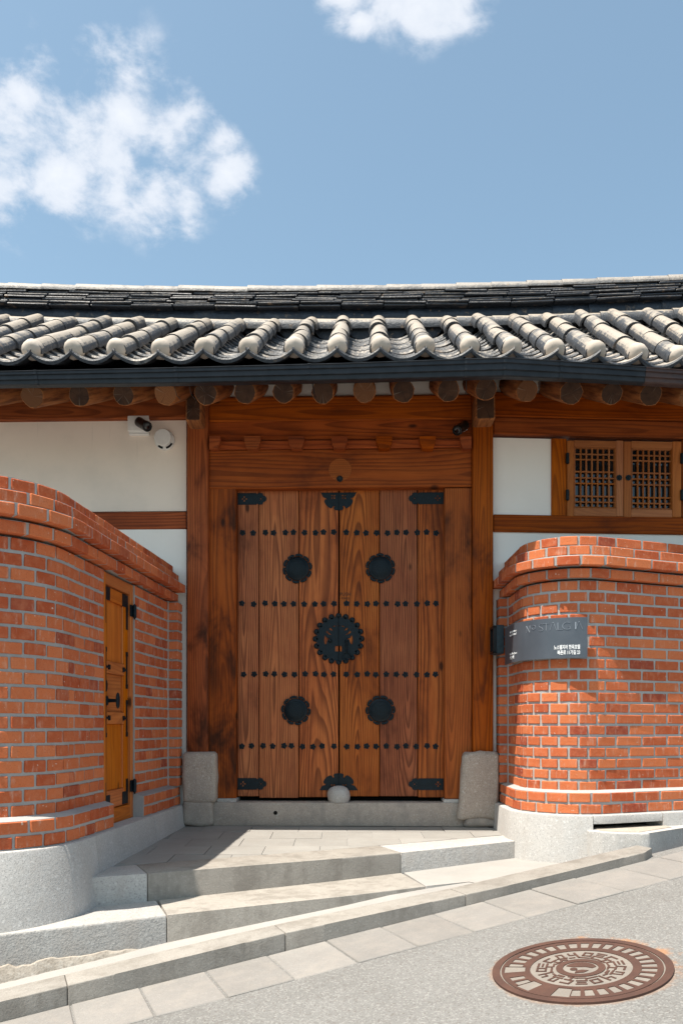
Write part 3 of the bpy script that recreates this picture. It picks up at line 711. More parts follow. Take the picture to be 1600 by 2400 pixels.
# small pale plug and peephole on the lintel
bm = bmesh.new(); add_lathe(bm, [(.082, 0), (.082, .002), (.080, .003)], 32, FRONT); a, z = FAC.hit(797, 1101, .032)
mk('round_plug', mesh_of(bm, 'plug'), patchm, gh, FAC.mat(a, z, .0325))
bm = bmesh.new(); add_lathe(bm, [(.022, 0), (.022, .008), (.018, .01), (.012, .004), (.001, .003)], 16, FRONT); a, z = FAC.hit(796, 1123, .032)
mk('peephole', mesh_of(bm, 'peep', True), bplast, gh, FAC.mat(a, z, .036))
# beam ends on the posts
for x0, x1, y0, y1 in ((436, 473, 928, 990), (1112, 1159, 922, 986)):
    a, z1 = FAC.hit((x0 + x1) / 2, y0, .2); z0 = FAC.hit((x0 + x1) / 2, y1, .2)[1]; wd = FAC.hit(x1, y0, .2)[0] - FAC.hit(x0, y0, .2)[0]; h = z1 - z0
    me = boxme(wd, h, .2, .02, 3, .003, int(x0)); me = me.copy(); me.materials.clear()
    mk('beam_end', me, rafm, gh, FAC.mat(a, (z0 + z1) / 2, .12) @ FRONT)
# left side of the front
fbox('beam', -420, 927, 436, 985, .04, .15, woodX, bev=.008)
fbox('plaster_panel', -420, 986, 437, 1201, .0, .1, plasC, bev=.001)
fbox('wall_rail', -420, 1202, 436.5, 1242, .012, .12, woodX)
fbox('plaster_panel', -420, 1243, 437, 1900, .002, .1, plas, bev=.001, zb=-.3)
# right side of the front, set back at a slight angle
fbox('beam', 1156, 928, 1960, 985, .035, .15, woodX, FACR, .008)
fbox('beam', 1156, 986.5, 1960, 1026, .028, .14, woodX, FACR, .006)
fbox('plaster_panel', 1154, 1027, 1292, 1208, .0, .1, plas, FACR, .001)
fbox('window_post', 1292, 1027, 1327, 1211, .016, .12, woodZ, FACR)
fbox('wall_rail', 1156, 1212, 1960, 1252, .02, .12, woodX, FACR)
fbox('plaster_panel', 1154, 1253, 1960, 1700, .002, .1, plas, FACR, .001, zb=-.3)
fbox('plaster_panel', 1625, 1030, 1960, 1211, .0, .1, plas, FACR, .001)
fbox('window_post', 1598, 1030, 1624, 1211, .016, .12, woodZ, FACR)
# base stones, threshold
def rock(nm, x0, x1, y0, y1, off, th, mt, taper=0.0, seed=1, sub=3, amp=.01):
    a, z1 = FAC.hit(x0, y0, off); b, _ = FAC.hit(x1, y0, off); z0 = FAC.hit((x0 + x1) / 2, y1, off)[1]
    bm = bmesh.new(); bmesh.ops.create_cube(bm, size=1)
    for v in bm.verts: v.co = Vector((v.co.x * (b - a), v.co.y * th, v.co.z * (z1 - z0)))
    bmesh.ops.bevel(bm, geom=bm.edges[:], offset=.03, segments=3, profile=.5, affect='EDGES')
    bmesh.ops.subdivide_edges(bm, edges=[e for e in bm.edges if e.calc_length() > .05], cuts=3, use_grid_fill=True)
    rnd = random.Random(seed); from mathutils import noise
    for v in bm.verts:
        f = .5 - v.co.z / (z1 - z0)
        if v.co.x < 0: v.co.x *= 1 + taper * f * 2
        nn = noise.noise_vector(v.co * 9 + Vector((seed, 0, 0))) * amp + noise.noise_vector(v.co * 30 + Vector((seed, 3, 0))) * amp * .3
        v.co += nn
    return mk(nm, mesh_of(bm, nm, True), mt, gh, FAC.mat((a + b) / 2, (z0 + z1) / 2, off - th / 2))
rock('base_stone', 426, 506, 1762, 1883, .115, .27, oldst, 0, 3)
rock('base_stone', 427, 499, 1874, 1938, .105, .27, thrst, 0, 5)
rock('base_stone', 1086, 1170, 1762, 1922, .115, .27, oldst, .20, 8, amp=.018)
rock('base_stone', 1088, 1172, 1912, 1940, .10, .27, thrst, .05, 9)
th = fbox('threshold', 492, 1881, 1100, 1937, .06, .2, thrst, bev=.01, seg=2)
bm = bmesh.new(); add_lathe(bm, [(.0145, 0), (.0145, .0035)], 16, FRONT); a, z = FAC.hit(645.5, 1905, .06)
mk('hole_shade_disc', mesh_of(bm, 'shade_disc'), darkm, th, FAC.mat(a, z, .059))  # solid dark disc on the face, painted as the shade of a drilled opening
fbox('jamb_pad', 508, 1872, 554, 1881.5, .05, .2, granR, bev=.006, seg=2, jit=.002)
fbox('jamb_pad', 1038, 1873, 1075, 1882, .05, .2, granR, bev=.006, seg=2, jit=.002)
fbox('sill_shade_strip', 554, 1868, 1040, 1881, -.14, .04, darkm)  # dark strip below the leaves; the shade of the gap is its colour
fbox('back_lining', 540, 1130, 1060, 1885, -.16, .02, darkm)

# ------------------------------------------------------------------ double doors
LO = -.045                                                     # leaf front lies this far behind the post plane
def leaf(nm, px, seed):
    a0 = FAC.hit((px[0] + px[-1]) / 2, 1860, LO)[0]
    lf = root('door_leaf', (a0, -LO + .02, .2), None, None, None, gh)
    if nm: lf['label'] = nm
    for i, (x0, x1) in enumerate(zip(px, px[1:])):
        g = .9 if i else 1.0
        fbox('plank', x0 + g, 1146 + random.uniform(0, 2), x1 - g, 1868 + random.uniform(-2, 3), LO + random.uniform(-.0015, .0015), .045, woodD, parent=lf, bev=.003)
    return lf
lA = leaf('left leaf of six plank gate door', [556, 607, 700, 793.3], 1)
lB = leaf('right leaf of six plank gate door', [795, 889, 978, 1042], 2)
lA['label'] = 'gate leaf with darker grain and no ring'; lB['label'] = 'gate leaf carrying the iron pull ring'
def pick(x): return lA if x < 794 else lB
bm = bmesh.new()
add_prism(bm, flower(0, 0, .0225, 5, .3, 30, .3), 0, -.004); add_lathe(bm, [(.0125, .003), (.0115, .010), (.007, .0145), (.001, .016)], 10, FRONT)
studme = mesh_of(bm, 'stud', True)
sx = [569, 594, 621.5, 642, 667, 688, 714, 737, 759, 781, 812.5, 835.5, 859, 881.5, 906, 929, 951, 975, 998.5, 1021]
for ry in (1248.5, 1415, 1580.5, 1749):
    for x in sx:
        xx = x + random.uniform(-2.2, 2.2) - (3 if ry > 1700 and x < 780 else 0); a, z = FAC.hit(xx, ry + random.uniform(-1.3, 1.3), LO)
        mk('stud', studme, iron, pick(xx), FAC.mat(a, z, LO + .0015) @ Matrix.Rotation(random.uniform(0, 6), 4, 'Y'))
# round medallions
bm = bmesh.new(); add_lathe(bm, [(.086, 0), (.086, .006), (.081, .011), (.05, .017), (.001, .02)], 36, FRONT)
for r in (.066, .052): 
    tube(bm, [(r * math.cos(t * .2244), -.0165 - (.066 - r) * .1, r * math.sin(t * .2244)) for t in range(29)], .0016, 5)
for k in range(9):
    z = (k - 4) * .0095; hw = math.sqrt(max(0, .047 ** 2 - z * z))
    add_box(bm, (0, -.0195, z), (hw * 1.8, .002, .0035))
    if k % 2: add_box(bm, ((-1) ** (k // 2) * hw * .3, -.0195, z + .0045), (.0035, .002, .009))
for k in range(10):
    a = 2 * math.pi * k / 10 + .12; M = Matrix.Rotation(a, 4, 'Y') @ Matrix.Translation((0, 0, .099))
    add_lathe(bm, [(.010, 0), (.010, .006), (.006, .011)], 10, M @ FRONT @ Matrix.Diagonal((2.3, 1.0, 1, 1)))
    for q in (-1, 1): add_lathe(bm, [(.0085, 0), (.0085, .008), (.004, .011)], 8, M @ Matrix.Translation((q * .019, 0, -.005)) @ FRONT)
medme = mesh_of(bm, 'medallion', True)
for i, (x, y) in enumerate(((697, 1333), (891, 1332), (693.5, 1665), (891, 1664.5))):
    a, z = FAC.hit(x, y, LO); mk('medallion', medme, iron, pick(x), FAC.mat(a, z, LO + .002) @ Matrix.Rotation(i * 1.1, 4, 'Y'))
# lock plate split between the two leaves
def crescent(cx, cy, r0, r1, a0, a1, n=8):
    o = [(cx + r0 * math.cos(a0 + (a1 - a0) * i / n), cy + r0 * math.sin(a0 + (a1 - a0) * i / n)) for i in range(n + 1)]
    mid = (a0 + a1) / 2
    i_ = [(cx + (r1 + (r0 - r1) * abs((2 * i / n) - 1) ** 1.5) * math.cos(a0 + (a1 - a0) * i / n), cy + (r1 + (r0 - r1) * abs((2 * i / n) - 1) ** 1.5) * math.sin(a0 + (a1 - a0) * i / n)) for i in range(n, -1, -1)]
    return o + i_[1:-1]
K = 1 / 325.0 / 7.84                                           # one pixel of the enlarged view of the plate, in metres
def zp(x, y): return ((x - 732) * K, (760 - y) * K)
def half(side):
    Rr = 405 * K; n = 26; out = []
    arc = [(-Rr * math.sin(math.pi * i / n), Rr * math.cos(math.pi * i / n)) for i in range(n + 1)]
    arc[0] = (-5 * K, Rr); arc[-1] = (-5 * K, -Rr)
    notch = [(-5 * K, zp(0, 995)[1]), zp(670, 995), zp(668, 905), zp(684, 890), (-5 * K, zp(0, 890)[1])]
    loops = [arc + notch]
    holes = [[(465, 790), (472, 720), (483, 690), (500, 715), (525, 745), (600, 762), (606, 770), (530, 772), (525, 800), (505, 855), (490, 866), (474, 850)],
             [(500, 625), (522, 605), (545, 640), (590, 675), (615, 688), (560, 680), (512, 650)],
             [(556, 572), (578, 552), (605, 575), (632, 606), (600, 606), (570, 590)], [(616, 534), (650, 516), (676, 514), (660, 536), (630, 541)], [(698, 512), (722, 512), (722, 522), (698, 522)]]
    for h in holes: loops.append([zp(*p) for p in h])
    if side > 0: loops = [[(-x, y) for x, y in lp] for lp in loops]
    me = flat(loops, .004)
    bm = bmesh.new(); bm.from_mesh(me)
    for k in range(20):
        a = math.pi / 2 + 2 * math.pi * k / 20
        cx, cz = 440 * K * math.cos(a), 440 * K * math.sin(a)
        if cx * side < -.001 or abs(cx) < .002 and side < 0: continue
        M = Matrix.Translation((cx, cz, 0)) @ Matrix.Rotation(a - math.pi / 2, 4, 'Z')
        add_lathe(bm, [(.0165, -.002), (.0165, .006), (.011, .013), (.001, .016)], 9, M @ Matrix.Diagonal((1.15, .95, 1, 1)))
        for q in (-1, 1): add_lathe(bm, [(.0075, -.002), (.0075, .005), (.003, .007)], 7, M @ Matrix.Translation((q * .0155, -.0085, 0)))
        add_box(bm, (0, -.016, 0), (.013, .014, .004), M)
    return mesh_of(bm, 'plate')
a, z = FAC.hit(793.2, 1497.5, LO)
for side, lf in ((-1, lA), (1, lB)):
    mk('lock_plate', half(side), iron, lf, FAC.mat(a, z, LO + .0045) @ FRONT)
bm = bmesh.new()
for x in (575, 880): add_lathe(bm, [(.014, 0), (.014, .006), (.008, .02), (.009, .028), (.002, .03)], 10, Matrix.Translation((*[zp(x, 795)[0]], 0, zp(x, 795)[1])) @ FRONT)
mk('pull_boss', mesh_of(bm, 'boss', True), iron, lB, FAC.mat(a, z, LO + .006))
bm = bmesh.new(); rx, rz = zp(878, 1085); Rg = 75 * K
tube(bm, [(rx, -.03, zp(0, 800)[1]), (rx, -.026, zp(0, 900)[1]), (rx, -.022, zp(0, 1010)[1])], .006, 8)
for zz in (850, 930): add_lathe(bm, [(.009, -.006), (.011, 0), (.009, .006)], 8, Matrix.Translation((rx, -.026, zp(0, zz)[1])))
tube(bm, [(rx + Rg * math.cos(t * .2618), -.018, rz + Rg * math.sin(t * .2618)) for t in range(25)], .0048, 8)
mk('pull_ring', mesh_of(bm, 'ring', True), iron, lB, FAC.mat(a, z, LO + .006))
# half-flower plates at top and bottom of the meeting stiles, corner straps
def halfflower(side, up, wd, h):
    prof = [(0, 1.0), (.13, .99), (.22, .97), (.27, .90), (.245, .80), (.20, .77), (.30, .74), (.36, .84), (.43, .885), (.55, .83), (.68, .72), (.75, .62), (.80, .52), (.79, .42), (.72, .36), (.66, .41), (.70, .30), (.80, .29), (.90, .20), (.97, .05), (1.0, 0)]
    pts = [(.012 if x == 0 else x, y) for x, y in prof] + [(.012, 0)]
    o = [(side * x * wd, up * y * h) for x, y in pts]
    return flat([o] + petal4(side * wd * .30, up * h * .24, .018, math.pi / 4), .004)
for py, up, wd, h in ((1155, -1, 42 / 325, 42 / 325), (1852, 1, 45 / 325, 40 / 325)):
    a, z = FAC.hit(793.4, py, LO)
    for side, lf in ((-1, lA), (1, lB)): mk('flower_plate', halfflower(side, up, wd, h), iron, lf, FAC.mat(a, z, LO + .0045) @ FRONT)
for x0, x1, yc, e, lf in ((557, 625, 1170, 1, lA), (1041, 957, 1168, -1, lB), (554, 625, 1837, 1, lA), (1042, 957, 1838, -1, lB)):
    a0, z = FAC.hit(x0, yc, LO); a1_ = FAC.hit(x1, yc, LO)[0]; Lh = abs(a1_ - a0); h = .042
    bar = [(0, -h), (Lh - .075, -h), (Lh - .068, -h * .8), (Lh - .055, -h * 1.02), (Lh - .03, -h * .95), (Lh - .022, -h * .55), (Lh - .004, -h * .35), (Lh, 0)]
    o = bar + [(x, -y) for x, y in bar[::-1][1:]]
    o = [(e * x, y) for x, y in o]
    cxx = e * (Lh - .042)
    hol = petal4(e * min(.05, Lh * .3), 0, .02, 0) + [[(cxx + .017 * math.cos(t), .017 * math.sin(t)) for t in (q * math.pi / 2 + .25, q * math.pi / 2 + .78, q * math.pi / 2 + 1.32)] for q in range(4)] + [circ(cxx, 0, .0055, 8)]
    mk('strap_plate', flat([o] + hol, .004), iron, lf, FAC.mat(a0, z, LO + .0045) @ FRONT)
# burnt-in notice
for s, size, py in (('PUSH', .034, 1396.5), ('미세요', .022, 1405)):
    a, z = FAC.hit(809, py, LO); mk('door_lettering', textme(s, size, .0004, 'CENTER'), inkm, lB, FAC.mat(a, z, LO + .002) @ FRONT)

# ------------------------------------------------------------------ lattice window
wroot = root('lattice_window', (*(FACR.o + FACR.u * FACR.hit(1460, 1200)[0]), 2.0), None, None, None, gh)
WO = .022
for k, (x0, x1, px0, px1, py0, py1, yt, yb) in enumerate(((1328.5, 1460, 1347, 1440, 1051, 1187.5, 1032, 1210), (1461, 1596, 1481, 1571.5, 1054, 1190.5, 1034, 1212))):
    q = dict(pl=FACR, parent=wroot)
    fbox('window_frame', x0, yt, px0 - 3, yb, WO, .06, woodW, **q); fbox('window_frame', px1 + 3, yt, x1, yb, WO, .06, woodW, **q)
    fbox('window_frame', px0 - 3, yt, px1 + 3, py0 - 3, WO - .0015, .06, woodWX, **q); fbox('window_frame', px0 - 3, py1 + 3, px1 + 3, yb, WO - .0015, .06, woodWX, **q)
    fbox('window_bead', px0 - 3, py0 - 3, px0 + .5, py1 + 3, WO - .012, .04, woodW, **q); fbox('window_bead', px1 - .5, py0 - 3, px1 + 3, py1 + 3, WO - .012, .04, woodW, **q)
    fbox('window_bead', px0, py0 - 3, px1, py0, WO - .013, .04, woodWX, **q); fbox('window_bead', px0, py1, px1, py1 + 3, WO - .013, .04, woodWX, **q)
    wdt = px1 - px0
    for j in range(1, 7): fbox('lattice_bar', px0 + wdt * j / 7 - 1.8, py0 - 1, px0 + wdt * j / 7 + 1.8, py1 + 1, WO - .016, .02, woodW, **q)
    for f in (.098, .19, .40, .505, .60, .82, .92): fbox('lattice_bar', px0 - 1, py0 + (py1 - py0) * f - 1.7, px1 + 1, py0 + (py1 - py0) * f + 1.7, WO - .0145, .02, woodWX, **q)
    fbox('window_pane', px0 - 4, py0 - 4, px1 + 4, py1 + 4, WO - .042, .008, glass, bev=0, **q)
    hx = 1328 if k == 0 else 1596
    for hy in (1075, 1161):
        a, z = FACR.hit(hx, hy, WO); bm = bmesh.new(); add_lathe(bm, [(.006, -.04), (.013, -.034), (.013, .034), (.006, .04)], 10)
        mk('hinge', mesh_of(bm, 'hinge', True), iron, wroot, FACR.mat(a, z, WO + .008))
    a, z = FACR.hit(1449.5 if k == 0 else 1471, 1120, WO); bm = bmesh.new(); add_prism(bm, flower(0, 0, .022, 8, .22, 40), 0, -.006); add_lathe(bm, [(.009, .005), (.008, .014), (.002, .017)], 10, FRONT)
    mk('knob', mesh_of(bm, 'knob', True), iron, wroot, FACR.mat(a, z, WO + .002))
fbox('window_back', 1332, 1040, 1594, 1206, -.09, .02, darkm, FACR, parent=wroot)

# ------------------------------------------------------------------ eaves: rafters, infill, soffit
YE = -.68
def eave_y(x): return 0.0 if x < XB else .13 * (x - XB)
sl = R(25)
rpx = [-125, -30, 76, 186, 290, 388, 482, 574, 664, 756, 854, 944.5, 1050, 1138, 1234, 1338, 1433, 1524, 1615, 1712]
rpy = [930, 929, 928, 927, 925, 923, 922, 920, 919, 920, 917, 917, 915, 912, 916, 920, 922, 925, 928, 931]
for i, (px, py) in enumerate(zip(rpx, rpy)):
    x = FAC.hit(px, py, -YE)[0]
    off = -YE - eave_y(x); x, z = FAC.hit(px, py, off)
    bm = bmesh.new(); rr = random.Random(i); r0 = .072 + rr.uniform(-.004, .004); prof = []
    n = 14; rings = []
    for zz, f in ((0, .93), (-.006, 1.0), (-.2, 1.01), (-.45, 1.03), (-.95, 1.05)):
        rings.append([bm.verts.new((r0 * f * (1 + .04 * math.sin(3 * k + i)) * math.cos(2 * math.pi * k / n), r0 * f * (1 + .04 * math.cos(2 * k + i)) * math.sin(2 * math.pi * k / n), zz)) for k in range(n)])
    for a_, b_ in zip(rings, rings[1:]):
        for k in range(n): bm.faces.new((a_[k], a_[(k + 1) % n], b_[(k + 1) % n], b_[k]))
    bm.faces.new(rings[0]); bm.faces.new(rings[-1][::-1])
    mk('rafter', mesh_of(bm, 'rafter', True), rafm, gh, FAC.mat(x, z, off) @ Matrix.Rotation(R(90) - sl * -1, 4, 'X') @ Matrix.Rotation(rr.uniform(0, 6), 4, 'Z'))
zbeam = FAC.hit(797, 927, .045)[1]
fbox('plaster_infill', -420, 880, 1130, 929, .01, .03, plasI, bev=0, zt=3.27, zb=zbeam - .02)
fbox('plaster_infill', 1130, 880, 1960, 931, .0, .03, plasI, FACR, 0, zt=3.27, zb=zbeam - .05)
def sheet(nm, xs, pts, mt, parent, th=.01):                    # strip following the eave; pts(x) -> [(y,z),...]
    bm = bmesh.new(); prev = None
    for x in xs:
        row = [bm.verts.new((x, y, z)) for y, z in pts(x)]
        if prev:
            n = len(row)
            for k in range(n): bm.faces.new((prev[k], prev[(k + 1) % n], row[(k + 1) % n], row[k]))
        else: bm.faces.new(row[::-1])
        prev = row
    bm.faces.new(prev)
    return mk(nm, mesh_of(bm, nm), mt, parent)
xs = [-3.6, -1.5, 0, XB, 2.2, 3.9]
ZRF = FAC.hit(797, 918.5, -YE)[1]
sheet('soffit', xs, lambda x: [(YE + .03 + eave_y(x), ZRF + .085 - .0 * x), (.1 + eave_y(x), ZRF + .085 + .75 * math.tan(sl)), (.1 + eave_y(x), ZRF + .11 + .75 * math.tan(sl)), (YE + .03 + eave_y(x), ZRF + .10)], plasI, gh)

# ------------------------------------------------------------------ roof
roof = root('roof', (0, 0, 3.0), None, None, None, gh)
PITCH = R(30.5); EO = .87                                      # eave tile overhang
ballpx = [-336, -233, -131, -29, 74, 172, 272, 376, 478, 582, 689, 790, 892, 996, 1101, 1199.5, 1300, 1397, 1495, 1590, 1686, 1784, 1880]
ballpy = [826, 826, 826, 826, 825, 823, 823, 824, 821, 820, 819, 817, 817, 817, 818, 819, 824, 828, 835, 841, 846, 852, 858]
cols = []
for px, py in zip(ballpx, ballpy):
    x = FAC.hit(px, py, EO)[0]; off = EO - eave_y(x); x, z = FAC.hit(px, py, off); cols.append((x, -off, z))
RY = .62                                                       # front of the ridge
def rz(x): return 3.875 + .0072 * (x - .2) ** 2                # ridge seat height
# roll tile mesh: half pipe along local y (up the slope), lower end at y=0
def roll(r0, r1, L, th=.014, n=12, a=1.75):
    bm = bmesh.new(); rings = []
    for y, r, rin in ((0, r0, r0 - th), (.006, r0 + .001, r0 - th), (L, r1, r1 - th)):
        o = [bm.verts.new((r * math.sin(-a + 2 * a * k / n), y, r * math.cos(-a + 2 * a * k / n))) for k in range(n + 1)]
        i_ = [bm.verts.new((rin * math.sin(-a + 2 * a * k / n), y, rin * math.cos(-a + 2 * a * k / n))) for k in range(n + 1)]
        rings.append(o + i_[::-1])
    m_ = len(rings[0])
    for A_, B_ in zip(rings, rings[1:]):
        for k in range(m_): bm.faces.new((A_[k], A_[(k + 1) % m_], B_[(k + 1) % m_], B_[k]))
    for rg in (rings[0], rings[-1]):
        for k in range(n): bm.faces.new((rg[k], rg[k + 1], rg[m_ - 2 - k], rg[m_ - 1 - k]))
    return mesh_of(bm, 'roll', True)
def pan(wd, sag, L, th=.02, ch=.011, n=10):
    bm = bmesh.new(); rings = []
    for y, lowr in ((0, ch), (ch * .9, 0), (L, 0)):
        o = []; i_ = []
        for k in range(n + 1):
            f = -1 + 2 * k / n; x = f * wd / 2; z = -sag * (1 - f * f)
            o.append(bm.verts.new((x, y, z - lowr))); i_.append(bm.verts.new((x * .985, y, z - th)))
        rings.append(o + i_[::-1])
    m_ = len(rings[0])
    for A_, B_ in zip(rings, rings[1:]):
        for k in range(m_): bm.faces.new((A_[k], A_[(k + 1) % m_], B_[(k + 1) % m_], B_[k]))
    for rg in (rings[0], rings[-1]):
        for k in range(n): bm.faces.new((rg[k], rg[k + 1], rg[m_ - 2 - k], rg[m_ - 1 - k]))
    return mesh_of(bm, 'pan', True)
rollme = [roll(.066, .057, .36), roll(.063, .056, .36), roll(.068, .058, .36)]
panme = [pan(.285, .062, .28, .021, .012), pan(.28, .058, .28, .023, .012), pan(.288, .064, .28, .020, .011)]
panE = pan(.286, .062, .28, .030, .010)
bm = bmesh.new(); add_lathe(bm, [(.060, -.06), (.063, -.03), (.061, 0), (.054, .018), (.037, .030), (.012, .036)], 18)
for v in bm.verts:
    from mathutils import noise
    v.co += noise.noise_vector(v.co * 25) * .005
ballme = mesh_of(bm, 'ball', True)
NR, NP = 5, 12
for i, (x, y, z) in enumerate(cols):
    top = Vector((x * 1.0, RY + .03, rz(x) + .045)); bot = Vector((x, y, z - .008)); v = top - bot; L = v.length; pit = math.atan2(v.z, v.y)
    B = Matrix.Translation(bot) @ Matrix.Rotation(pit, 4, 'X')
    e = L / NR
    for k in range(NR):
        M = B @ Matrix.Translation((random.uniform(-.005, .005), k * e + .012 + (random.uniform(-.045, .045) if k else 0), random.uniform(-.004, .006))) @ Matrix.Rotation(random.uniform(-.025, .025), 4, 'Z') @ Matrix.Rotation(random.uniform(-.012, .03), 4, 'X')
        mk('roll_tile', rollme[(i * 3 + k * 5) % 3], tileR, roof, M)
    mk('plaster_cap', ballme, capm, roof, B @ Matrix.Translation((0, .012, .016)) @ Matrix.Rotation(R(90) , 4, 'X') @ Matrix.Rotation(random.uniform(0, 6), 4, 'Z'))
    if i + 1 < len(cols):
        x2, y2, zz2 = cols[i + 1]; bx = (x + x2) / 2; scl = (x2 - x) / .272
        bot = Vector((bx, (y + y2) / 2 - .05, (z + zz2) / 2 - .004)); top = Vector((bx, RY + .05, rz(bx) + .015)); v = top - bot; L = v.length; pit = math.atan2(v.z, v.y)
        rollz = math.atan2(zz2 - z, x2 - x); yaw = math.atan2(y2 - y, x2 - x)
        B = Matrix.Translation(bot) @ Matrix.Rotation(yaw * .0, 4, 'Z') @ Matrix.Rotation(pit, 4, 'X') @ Matrix.Rotation(-rollz * .6, 4, 'Y')
        e = L / NP
        for k in range(NP):
            M = B @ Matrix.Translation((random.uniform(-.004, .004), k * e + random.uniform(-.006, .006), 0)) @ Matrix.Rotation(-R(7.5) + random.uniform(-.01, .01), 4, 'X') @ Matrix.Rotation(random.uniform(-.02, .02), 4, 'Y') @ Matrix.Scale(scl, 4, (1, 0, 0))
            mk('pan_tile', panE if k == 0 else panme[(i + k * 2) % 3], tileP, roof, M)
# clay bed under the tiles and the back slope
sheet('clay_bed', [c[0] for c in cols], lambda x: [(-.80 + eave_y(x), 2.925), (-.80 + eave_y(x), 2.915), (RY + .3, 3.55), (1.9, 3.0), (1.9, 3.05), (RY + .12, rz(x) + .05), (RY + .1, rz(x) - .14), (0, 3.38)], darkm, roof)
# ridge: two rows of half pipes, five stepped courses of flat tile, a top roll
xr0, xr1 = -3.35, 3.7
def hrow(nm, mt, y, dz, r, L, th=.014, tilt=0.0, ph=0.0, a=1.75):
    me = [roll(r, r * .93, L, th, 12, a), roll(r * 1.02, r * .95, L, th, 12, a)]
    k = 0; x = xr0 + ph
    while x < xr1:
        sl_ = .0144 * (x - .2)
        M = Matrix.Translation((x, y + random.uniform(-.004, .004), rz(x) + dz + random.uniform(-.003, .003))) @ Matrix.Rotation(R(-90) + random.uniform(-.006, .006), 4, 'Z') @ Matrix.Rotation(random.uniform(-.006, .006) + math.atan(sl_), 4, 'X') @ Matrix.Rotation(tilt, 4, 'Y')
        mk(nm, me[k % 2], mt, roof, M); x += L - .012; k += 1
hrow('ridge_roll', tileR, RY + .07, .030, .080, .295, tilt=R(0), a=1.9)
hrow('ridge_roll', tileB, RY + .16, .145, .085, .30, ph=.12, a=1.9)
for (xa, _, _), (xb_, _, _) in zip(cols, cols[1:]):           # filler tiles closing the pans under the ridge
    xm = (xa + xb_) / 2; bm = bmesh.new(); hw = (xb_ - xa) / 2 - .03
    P = [(-hw, .03), (hw, .03), (hw, .0), (hw * .6, -.05), (0, -.075), (-hw * .6, -.05), (-hw, .0)]
    add_prism(bm, P, 0, .03); mk('ridge_filler', mesh_of(bm, 'filler'), tileD, roof, Matrix.Translation((xm, RY + .035, rz(xm))))
rnd = random.Random(41)
flatme = [boxme(.336, .17, .0165, .005, 1, .004, v, 'flat') for v in range(6)]
for c in range(6):
    x = xr0 + rnd.uniform(0, .3); z0 = .206 + c * .0225; yf = RY + .03 + c * .005
    while x < xr1:
        sl_ = .0144 * (x - .2); off = rnd.uniform(-.011, .011)
        M = Matrix.Translation((x, yf + .085 + off, rz(x) + z0 + rnd.uniform(-.004, .004))) @ Matrix.Rotation(rnd.uniform(-.018, .018), 4, 'Z') @ Matrix.Rotation(-math.atan(sl_) + rnd.uniform(-.018, .018), 4, 'Y') @ Matrix.Rotation(rnd.uniform(-.02, .02), 4, 'X')
        mk('ridge_course_tile', flatme[rnd.randrange(6)], tileD, roof, M); x += .338
sheet('ridge_core', [xr0, -2, -1, 0, 1, 2, 3, xr1], lambda x: [(RY + .11, rz(x)), (RY + .11, rz(x) + .32), (RY + .30, rz(x) + .32), (RY + .30, rz(x))], darkm, roof)
hrow('ridge_cap', tileT, RY + .125, .342, .066, .292, ph=.05, a=1.6)

# gutter
def gsec(px, ytop, ybot, nm):
    off0 = .95; x = FAC.hit(px, ytop, off0)[0]; off = off0 - eave_y(x); x, zt = FAC.hit(px, ytop, off); zb_ = FAC.hit(px, ybot, off - .02)[1]; return (x, -off, zt, zb_)
S = [gsec(-420, 884, 915, ''), gsec(0, 869.5, 901, ''), gsec(400, 861, 896, ''), gsec(800, 850.5, 889, ''), gsec(1188, 836.5, 880, '')]
S2 = [gsec(1188, 836.5, 880, ''), gsec(1400, 851, 889, ''), gsec(1513, 859, 895, '')]
S3 = [gsec(1513, 860, 895, ''), gsec(1600, 866.5, 900, ''), gsec(1960, 895, 918, '')]
def gutter(secs, mt, grow=0.0):
    bm = bmesh.new(); prev = None
    for x, y, zt, zb_ in secs:
        h = zt - zb_; g = grow
        out = [(.004 - g, 1.0 + g * 8), (-.006 - g, .97), (-.006 - g, .93), (.0 - g, .90), (.0 - g, .70), (.010 - g, .66), (.010 - g, .34), (.022 - g, .30), (.024 - g, .04), (.034 - g, 0 - g * 8), (.085, .02), (.098, .2), (.098, .9), (.095, .9), (.094, .2), (.082, .06), (.036, .06), (.016, .98)]
        row = [bm.verts.new((x, y + a_, zb_ + f * h)) for a_, f in out]
        if prev:
            n = len(row)
            for k in range(n): bm.faces.new((prev[k], row[k], row[(k + 1) % n], prev[(k + 1) % n]))
        else: bm.faces.new(row)
        prev = row
    bm.faces.new(prev[::-1])
    return mesh_of(bm, 'gutter')
g1 = mk('gutter', gutter(S, gutm), gutm, gh); mk('gutter', gutter(S2, gutm), gutm, gh); mk('gutter', gutter(S3, gutB, .003), gutB, gh)
def lerp(secs, x):
    for a_, b_ in zip(secs, secs[1:]):
        if a_[0] <= x <= b_[0]:
            f = (x - a_[0]) / (b_[0] - a_[0]); return tuple(p + (q - p) * f for p, q in zip(a_, b_))
for px, secs in ((102, S), (421, S), (725, S), (1083, S), (1187, S), (1303, S2)):
    x = FAC.hit(px, 870, .8)[0]; a_ = lerp(secs, min(x, secs[-1][0] - .02)); b_ = lerp(secs, min(x + .018, secs[-1][0] - .001))
    mk('gutter_joint', gutter([a_, b_], gutm, .004), gutm, g1)
for px in (421, 455, 737, 735, 1085, 1253):
    x = FAC.hit(px, 900, .7)[0]; bm = bmesh.new(); zz = lerp(S + S2[1:], x)[3]
    tube(bm, [(x, -.85, zz + .01), (x + .006, -.80, zz - .03), (x + .01, -.71, zz - .02)], .0022, 6); mk('gutter_wire', mesh_of(bm, 'wire'), bplast, g1)

